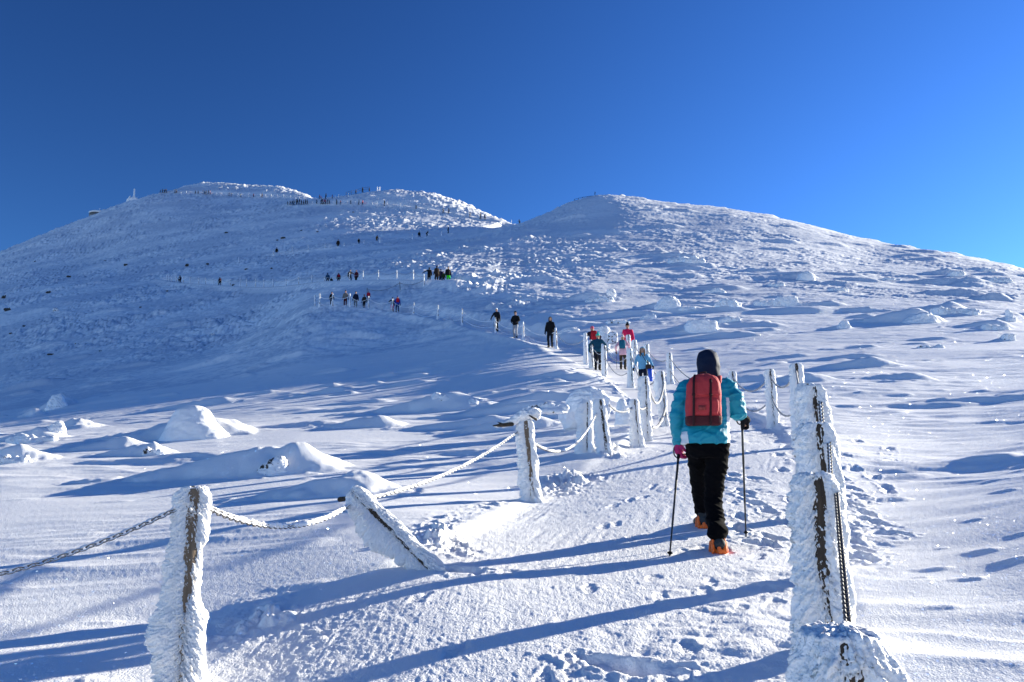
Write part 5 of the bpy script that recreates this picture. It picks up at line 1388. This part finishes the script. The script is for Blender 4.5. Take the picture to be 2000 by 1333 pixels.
R2 = [(828, 559.5, 828, 535.5, 93, 'post held by the walker in the long black coat'), (807.5, 552, 807, 527.5, 97, 'post nearest the group, standing clear'), (775, 549.5, 775, 528.5, 100.3, 'post standing clear in the middle of the second bend'),
      (739, 550, 739, 528, 104.5, 'post standing clear beside two other clear ones'), (709, 550, 709, 529.5, 107.6, 'post next to the maroon jacket'), (682.5, 550, 683, 533, 110.5, 'post in front of the black coat with the arm out'),
      (634, 551.5, 634, 539, 118, 'post at the blue jacket')]
PL2 = 'thin white post in the long even row of the second bend'
for q, (x, y0) in enumerate([(609, 555), (583, 557.5), (558.5, 562), (533, 562.5), (515, 563), (499, 562), (481.5, 562), (469, 561), (449.5, 559.5), (433, 558), (416, 557.5), (401, 556), (388, 556), (371, 554.5), (358, 554), (344, 553), (335, 552), (330, 551.5), (326, 551)]):
    R2.append((x, y0, x + .3, y0 - (17.5 if q < 8 else 14), float(np.interp(x, [320, 350, 416, 480, 558, 640], [178, 168, 152, 140, 128, 118])), PL2))
pr = None
for bx, by, tx, ty, y, lb in R2:
    b, t = thin_post(bx, by + .6, tx, ty, y - .6, lb if lb == PL2 else 'white rimed ' + lb, 'posts of the second bend', 1.05)
    if pr is not None and bx > 360:
        rope(pr[1] - V3((0, 0, .2)), t - V3((0, 0, .2)), .35, 'faint rope slung between thin posts of the even row' if lb == PL2 else 'faint rope leading to the ' + lb, .022, 'ropes of the second bend', 10)
    pr = (b, t)
for bx, by, tx, ty, y, lb in [(717, 578, 717, 563, 93, 'dark bare stake above the crimson jacket'), (781.5, 566, 780.5, 551, 93, 'dark bare stake on the slope between the two bends')]:
    thin_post(bx, by, tx, ty, y, lb, 'dark stakes between the bends', .9, dark=True)
rope(at(717, 565, 93), at(780.5, 553, 93), .5, 'dark rope between the two bare stakes', .02, 'ropes of the second bend', 12, M_DARKWOOD)
rope(at(780.5, 553, 93), at(828, 547, 93), .4, 'dark rope from a bare stake to the held post', .02, 'ropes of the second bend', 12, M_DARKWOOD)
PL3 = 'tiny white post beside the third bend'
for x, y0, h in [(534, 498, 12), (571.5, 493, 12), (602, 489.6, 11), (635, 485.5, 11), (672, 480, 7), (742, 472.5, 10), (805.5, 466, 8), (837, 463, 7), (466, 511, 9), (711, 476, 6), (862, 458, 7)]:
    thin_post(x, y0 + .6, x + .2, y0 - h, float(np.interp(x, [466, 534, 602, 660, 735, 820, 875], [205, 190.5, 186.5, 183.5, 190.5, 201.5, 215])), PL3, 'posts of the third bend', 1.05)
PL4 = 'tiny white post beside the upper traverse'
for x, y0, h in [(565, 400.5, 7), (610, 399.5, 6), (652, 399, 6), (678.5, 399.5, 6.5), (694, 400, 6), (727, 401.5, 6), (736, 403, 9), (755.6, 402, 7), (782.6, 405, 8), (835, 412.5, 6), (857, 415, 6), (902, 422, 6), (932, 447.5, 5), (941.7, 446, 7), (965, 444, 6), (979.5, 431, 5), (999, 434, 5)]:
    thin_post(x, y0 + .5, x + .2, y0 - h, yq(x) - 2.5 if y0 < 440 else float(np.interp(x, [930, 970], [233, 246])), PL4, 'posts of the upper traverse', 1.15)
PL5 = 'tiny white post in the file line under the summit dome'
for x, y0, h in [(354, 379.5, 4), (364, 379.5, 6), (423, 381.5, 5), (433, 382, 5), (465, 383.5, 5), (474, 384, 5), (486, 385, 7), (509, 385.5, 7), (519, 386, 6), (530, 386, 7), (542, 386.5, 6), (554, 386.5, 7), (567, 387, 5), (585, 389, 5), (655, 386.5, 5), (661.5, 386, 6), (681, 382.5, 5)]:
    y = float(np.interp(x, [300, 400, 500, 560, 610, 650, 700], [356, 349.5, 341.5, 333.5, 322, 311, 303]))
    thin_post(x, y0 + .4, x, y0 - h, y, PL5, 'posts under the summit dome', 1.3)
print('fence', round(time.time() - T0, 1))
# ------------------------------------------------------------------ boulders plastered with snow, and dark rocks
M_ROCKSNOW = None
def rime_rock_mat(name, cover, scale=5.0):
    m, t, b = new_mat(name); N, L = t.nodes, t.links
    tc = N.new('ShaderNodeTexCoord')
    n1 = N.new('ShaderNodeTexNoise'); n1.inputs['Scale'].default_value = scale; n1.inputs['Detail'].default_value = 7; n1.inputs['Roughness'].default_value = .65
    L.new(tc.outputs['Object'], n1.inputs['Vector'])
    cr = N.new('ShaderNodeValToRGB'); cr.color_ramp.elements[0].position = cover; cr.color_ramp.elements[1].position = cover + .035
    cr.color_ramp.elements[0].color = (.045, .038, .032, 1); cr.color_ramp.elements[1].color = (.89, .89, .90, 1)
    L.new(n1.outputs['Fac'], cr.inputs[0]); L.new(cr.outputs[0], b.inputs['Base Color'])
    b.inputs['Roughness'].default_value = .7; b.inputs['Specular IOR Level'].default_value = .2
    n2 = N.new('ShaderNodeTexNoise'); n2.inputs['Scale'].default_value = 18; n2.inputs['Detail'].default_value = 5
    L.new(tc.outputs['Object'], n2.inputs['Vector'])
    bp_ = N.new('ShaderNodeBump'); bp_.inputs['Strength'].default_value = .5; bp_.inputs['Distance'].default_value = .03
    L.new(n2.outputs['Fac'], bp_.inputs['Height']); L.new(bp_.outputs['Normal'], b.inputs['Normal'])
    return m
M_RS = [rime_rock_mat('snowed_rock', .30), rime_rock_mat('specked_rock', .385), rime_rock_mat('patchy_rock', .42)]
M_DARKROCK = mat('dark_rock', (.05, .043, .038), .9, .2, .4, 6, .6, 14, (.11, .10, .09))

def rock_mesh(name, parts, size, vox, amp, m, seed, sc=3.0, tilt=0):
    k = max(size)
    def nz(co):
        q = co * (sc / k)
        return (fbm(q[:, 0] + q[:, 1] * .7 + seed, q[:, 2] * 1.3 + q[:, 1] * .5, 4, seed % 40, .55) * amp + billow(q[:, 0] * 3 + seed, q[:, 2] * 3 + q[:, 1] * 2, 2, 9 + seed % 30) * amp * .35) * k
    vf = remesh(parts, vox, 6, nz)
    return to_mesh(name, vf, m)

def boulder(px, py, wpx, hpx, shape, m, seed, label, amp=.06, yd=None, group='snow plastered boulders', vox=None, cat='boulder'):
    g = hit(px, py) if yd is None else V3((ray(px, py)[0] * yd, yd, EYE + ray(px, py)[1] * yd))
    s = g[1] / FPX; w, h = wpx * s, hpx * s; d = max(w * .62, h * .9)
    if shape == 'wedge':      # steep on one side, long slope on the other
        parts = [loft([((-.02 * w, 0, -.35 * h), .56 * w, .55 * d), ((-.04 * w, 0, .05 * h), .50 * w, .50 * d), ((-.13 * w, 0, .5 * h), .32 * w, .36 * d), ((-.15 * w, .02, .85 * h), .22 * w, .22 * d), ((-.12 * w, .02, .98 * h), .10 * w, .12 * d)], 22, 2.6)]
    elif shape == 'round':
        parts = [ball((0, 0, .35 * h), (.5 * w, .5 * d, .66 * h), 20, 12), ball((-.3 * w, 0, .1 * h), (.34 * w, .4 * d, .4 * h), 14, 9)]
    elif shape == 'block':
        parts = [loft([((0, 0, -.3 * h), .5 * w, .45 * d), ((0, 0, .5 * h), .49 * w, .45 * d), ((.02 * w, 0, .92 * h), .44 * w, .38 * d), ((.03 * w, 0, 1.02 * h), .3 * w, .25 * d)], 22, 3.6)]
    elif shape == 'stack':
        parts = [ball((0, 0, .1 * h), (.5 * w, .5 * d, .4 * h)), ball((.05 * w, 0, .5 * h), (.3 * w, .34 * d, .3 * h)), ball((-.05 * w, 0, .8 * h), (.2 * w, .22 * d, .22 * h))]
    elif shape == 'lumps':
        r = random.Random(seed); parts = []
        for i in range(6):
            x = (i / 5 - .5) * .8 * w
            parts.append(ball((x, r.uniform(-.15, .15) * d, r.uniform(.05, .3) * h), (r.uniform(.16, .28) * w, r.uniform(.25, .4) * d, r.uniform(.4, .7) * h)))
    elif shape == 'log':
        parts = [tube([(-.42 * w, 0, .1 * h), (0, .0, .45 * h), (.40 * w, 0, .30 * h)], [.30 * h, .48 * h, .44 * h], 14), loft([((0, 0, -.4 * h), .45 * w, .3 * d), ((0, 0, .2 * h), .34 * w, .25 * d)], 16)]
    else:                     # ramp: long drift that ends in a blunt rock
        parts = [loft([((0, 0, -.3 * h), .55 * w, .5 * d), ((.05 * w, 0, .2 * h), .44 * w, .42 * d), ((.14 * w, 0, .7 * h), .28 * w, .28 * d), ((.2 * w, 0, .95 * h), .12 * w, .14 * d)], 22, 2.2)]
    me = rock_mesh('snow_boulder', parts, (w, d, h), vox or max(.012, max(w, h) / 55), amp, m, seed)
    return obj('snow_boulder', me, None, g - V3((0, -d * .3, .12 * h)), 0, label, cat, group)
A_, B_, C_ = M_RS
M_SN = M_SNOW
BLD = [
 (384, 856, 150, 76, 'wedge', M_SN, 1, 'huge wedge shaped boulder wholly plastered in smooth snow', .016, None),
 (893, 800, 105, 44, 'lumps', B_, 2, 'rimed crag speckled with dark rock, tapering into a drift', .05, 24.2),
 (1150, 812, 92, 66, 'round', M_SN, 3, 'fat rounded boulder of rime behind the close pair of posts', .05, 16.6),
 (525, 926, 78, 38, 'ramp', C_, 4, 'low boulder with dark rock patches at the snout of a drift', .05, None),
 (298, 888, 34, 17, 'lumps', C_, 5, 'small rock with dark specks between drifts', .06, None),
 (52, 866, 84, 26, 'lumps', M_SN, 6, 'knobbly low rime boulder at the edge of the shade', .07, None),
 (101, 842, 46, 22, 'ramp', M_SN, 7, 'small hooked snow boulder at the edge of the shade', .05, None),
 (20, 905, 52, 24, 'lumps', B_, 8, 'low crusty boulder by the nearer drift edge', .07, None),
 (112, 798, 50, 34, 'wedge', M_SN, 9, 'cone shaped snow boulder in the shade', .05, None),
 (1308, 602, 46, 29, 'round', A_, 10, 'mushroom shaped white boulder alone on the slope', .06, None),
 (1170, 590, 58, 20, 'log', B_, 11, 'long slab boulder with dark cracks up the slope', .06, None),
 (1194, 579, 20, 17, 'round', B_, 12, 'small round boulder on the end of the cracked slab', .06, None),
 (1372, 647, 66, 26, 'block', A_, 13, 'flat topped block boulder with a dark foot', .04, None),
 (1424, 630, 50, 18, 'log', B_, 14, 'log shaped snowy boulder with dark flecks under it', .06, None),
 (1578, 548, 37, 23, 'round', M_SN, 15, 'smooth dome boulder on the sunny hillside', .02, None),
 (1800, 630, 86, 28, 'ramp', A_, 16, 'broad drifted boulder on the sunny field, widest there', .06, None),
 (1872, 614, 72, 24, 'lumps', M_SN, 17, 'lumpy boulder behind the broad drifted one', .07, None),
 (1976, 628, 26, 26, 'stack', M_SN, 18, 'stacked knobbly boulder like a cairn near the frame edge', .06, None),
 (1950, 645, 44, 22, 'lumps', M_SN, 19, 'crumbly boulder in front of the cairn like one', .07, None),
 (1972, 664, 26, 13, 'block', B_, 20, 'small boulder with a dark face at the end of a long drift', .06, None),
 (1648, 642, 34, 17, 'ramp', A_, 21, 'lone pointed boulder on the sunny field', .06, None),
 (1538, 598, 48, 22, 'block', A_, 22, 'squarish boulder, right one of a touching pair', .05, None),
 (1500, 598, 40, 17, 'lumps', M_SN, 23, 'low rough boulder touching the squarish one', .06, None),
 (1342, 512, 66, 17, 'lumps', M_SN, 24, 'wide rime heap high on the shaded part of the hill', .07, None),
 (1396, 574, 52, 14, 'log', M_SN, 25, 'low whaleback boulder above the mushroom shaped one', .06, None),
 (1422, 598, 44, 19, 'lumps', M_SN, 26, 'crusted boulder beside the squarish pair', .07, None),
 (1262, 624, 46, 14, 'ramp', M_SN, 27, 'small drifted boulder near the hot pink jacket', .06, None),
 (1958, 552, 44, 18, 'lumps', M_SN, 28, 'rime boulder just under the skyline, upper one', .07, None),
 (1872, 540, 36, 14, 'round', M_SN, 29, 'rounded knob on the skyline slope', .06, None),
 (1930, 530, 30, 11, 'lumps', M_SN, 30, 'tiny crusted knob on the skyline', .07, None),
 (1820, 680, 44, 12, 'lumps', B_, 31, 'very low boulder with grey specks on the open field', .06, None),
 (1068, 798, 100, 17, 'log', B_, 32, 'long log shaped boulder with dark specks lying beside the rime boulder', .05, 15.5),
 (1222, 812, 36, 40, 'wedge', M_SN, 33, 'leaning wedge of ice beside the tilted post', .05, 15.2),
 (1345, 606, 30, 10, 'lumps', M_SN, 34, 'little crusted boulder at the foot of the mushroom one', .07, None),
 (1210, 632, 40, 12, 'lumps', B_, 35, 'low specked boulder behind the pink hats', .06, None),
 (1110, 648, 50, 11, 'ramp', M_SN, 36, 'low drifted boulder behind the black hooded walker', .06, None),
 (1640, 568, 34, 10, 'lumps', M_SN, 37, 'thin crusted boulder past the smooth dome', .07, None),
 (1520, 560, 30, 9, 'lumps', M_SN, 38, 'thin crusted boulder before the smooth dome', .07, None),
 (1740, 548, 44, 10, 'lumps', M_SN, 39, 'low rime boulder midway on the sunny hillside', .07, None),
]
for px, py, w_, h_, sh, m, sd, lb, amp, yd in BLD:
    boulder(px, py, w_, h_, sh, m, sd, lb, amp * .7, yd)
# rime covered marker stone behind the climbers
boulder(1182, 668, 20, 36, 'block', M_RIME, 51, 'upright rime coated marker stone behind the red backpack walker', .05, 47, 'rime coated marker stones', cat='marker stone')
boulder(1197, 664, 20, 18, 'block', C_, 52, 'low rimed block leaning on the upright marker stone', .05, 46.5, 'rime coated marker stones', cat='marker stone')
# dark rocks poking through the shaded slope
RL = 'small dark rock poking through the shaded snow slope'
for i, (px, py, w_, h_) in enumerate([(14, 608, 14, 8), (134, 542, 9, 4), (94, 573, 11, 5), (7, 583, 8, 8), (108, 608, 11, 9), (245, 520, 8, 6), (274, 601, 5, 3), (442, 456, 7, 4), (432, 529, 5, 3), (405, 517, 6, 4), (481, 527, 9, 3), (20, 653, 6, 4), (98, 694, 14, 4),
          (195, 687, 6, 3), (147, 673, 4, 3), (46, 638, 6, 3), (205, 511, 5, 3), (553, 467, 10, 6), (541, 471, 5, 3), (620, 454, 6, 3), (690, 417, 5, 3), (415, 655, 8, 6), (350, 548, 6, 4), (299, 650, 4, 3), (530, 526, 5, 3), (455, 559, 7, 4), (365, 521, 8, 6), (326, 570, 5, 3), (588, 452, 5, 3), (68, 512, 4, 3)]):
    g = hit(px, py); s = g[1] / FPX
    me = rock_mesh('dark_rock', [ball((-.12 * w_ * s, 0, 0), (w_ * s * .40, w_ * s * .35, h_ * s * .5), 10, 7), ball((w_ * s * .22, 0, .12 * h_ * s), (w_ * s * .24, w_ * s * .24, h_ * s * .42), 8, 6)], (w_ * s, w_ * s, h_ * s), max(.04, w_ * s / 14), .12, M_DARKROCK if i not in (4, 21) else C_, i)
    obj('dark_rock', me, None, g + V3((0, .1, .2 * h_ * s)), 0, RL if i not in (0, 4, 21) else {0: 'largest dark rock on the shaded slope, next to the frame edge', 4: 'rock half white half dark on the shaded slope', 21: 'rimed rock with dark face low on the shaded slope'}[i], 'rock', 'dark rocks on the shaded slope')
# ------------------------------------------------------------------ on the skylines
def crest_y(px, py, y0, y1):
    X, T = ray(px, py); ys = np.linspace(y0, y1, 80); hh = (H(X * ys, ys) - EYE) / ys
    return float(ys[int(np.argmax(hh))])
yc = crest_y(260, 392, 340, 380); s = yc / FPX; b0 = at(260, 393, yc); b0[2] = min(b0[2], float(H(b0[0], yc)) + .2)
mo = obj('rime_pillar', None, None, b0, 0, 'white rime coated pillar on a small mound on the far skyline', 'pillar')
pil = remesh([tube([(.3 * s, 0, 3 * s), (1 * s, 0, 16 * s), (.8 * s, 0, 26 * s)], [2.4 * s, 2.0 * s, 1.2 * s], 10), tube([(-9 * s, 0, 1 * s), (-9 * s, 0, 10 * s)], [1.0 * s, .8 * s], 8), tube([(-6.5 * s, 0, 1 * s), (-6.5 * s, 0, 11 * s)], [1.0 * s, .7 * s], 8), tube([(9 * s, 0, 3 * s), (9 * s, 0, 11 * s)], [.9 * s, .6 * s], 8),
              loft([((-1 * s, 0, -5 * s), 14 * s, 8 * s), ((0, 0, 4 * s), 12 * s, 7 * s), ((1 * s, 0, 6.5 * s), 8 * s, 5 * s)], 18, 2.5)], .9 * s, 1, lambda co: fbm(co[:, 0] / (5 * s), co[:, 2] / (5 * s), 3, 4) * 1.0 * s)
obj('pillar', to_mesh('pillar', pil, M_RIME), mo)
yc = crest_y(190, 417, 340, 385); s = yc / FPX; b0 = at(190, 421.5, yc)
hu = obj('mountain_hut', None, None, b0, 0, 'low flat roofed mountain hut with a mast peeping over the far skyline', 'hut')
obj('wall', to_mesh('wall', loft([((-1 * s, 0, -6 * s), 15 * s, 12 * s), ((-1 * s, 0, 4 * s), 14.5 * s, 12 * s)], 24), mat('grey_cladding', (.22, .22, .22), .8)), hu)
obj('roof', to_mesh('roof', loft([((0, 0, 4 * s), 16 * s, 13 * s), ((0, 0, 6 * s), 17 * s, 14 * s), ((3 * s, 0, 8.5 * s), 13 * s, 11 * s), ((4 * s, 0, 9.2 * s), 6 * s, 6 * s)], 24), M_RIME), hu)
obj('window_band', to_mesh('window_band', loft([((-1 * s, 0, .8 * s), 14.9 * s, 12.4 * s), ((-1 * s, 0, 2.6 * s), 14.9 * s, 12.4 * s)], 24), mat('dark_glass', (.03, .035, .04), .3, .5)), hu)
obj('mast', to_mesh('mast', tube([(4 * s, 0, 8 * s), (4 * s, 0, 15 * s)], [.6 * s, .4 * s], 8), M_RIME), hu)
# rails
def railing(pts, hpx, label, name='railing'):
    """pts: pixel of each post foot and its distance"""
    r = None
    base = at(*pts[0]); o = obj(name, None, None, base, 0, label, 'railing')
    tops = []
    for px, py, y in pts:
        b = at(px, py, y); b[2] = min(b[2], float(H(b[0], b[1])) + .3); t = at(px, py - hpx, y); tops.append((b, t))
        obj('post', to_mesh('post', tube([b - base - V3((0, 0, .6)), t - base], .06, 8), M_DARKWOOD), o)
    for f in (1.0, .5):
        obj('rail', to_mesh('rail', tube([b + (t - b) * f - base for b, t in tops], .045, 8), M_DARKWOOD), o)
    return o
railing([(px, py, crest_y(px, py, 222, 262)) for px, py in ((1122, 396), (1130, 394), (1138, 392), (1147, 390.5), (1157, 389.5))], 6.5, 'dark railing climbing to the peak of the nearer hill')
railing([(px, py, crest_y(px, py, 285, 330)) for px, py in ((676, 383), (686, 380.5), (696, 378), (708, 374.5), (722, 372.5))], 7, 'dark railing climbing the bare ridge below the summit')
yc = crest_y(739, 374, 290, 325); s = yc / FPX; b0 = at(739, 374, yc)
so = obj('sign_frame', None, None, b0, 0, 'white rimed sign frame standing on the ridge crest', 'sign frame')
for dx in (-2.6, 2.6): obj('post', to_mesh('post', tube([(dx * s, 0, -3 * s), (dx * s, 0, 9 * s)], .75 * s, 8), M_RIME), so)
for dz in (4, 8): obj('crossbar', to_mesh('crossbar', tube([(-2.6 * s, 0, dz * s), (2.6 * s, 0, dz * s)], .6 * s, 8), M_RIME), so)
print('rocks', round(time.time() - T0, 1))
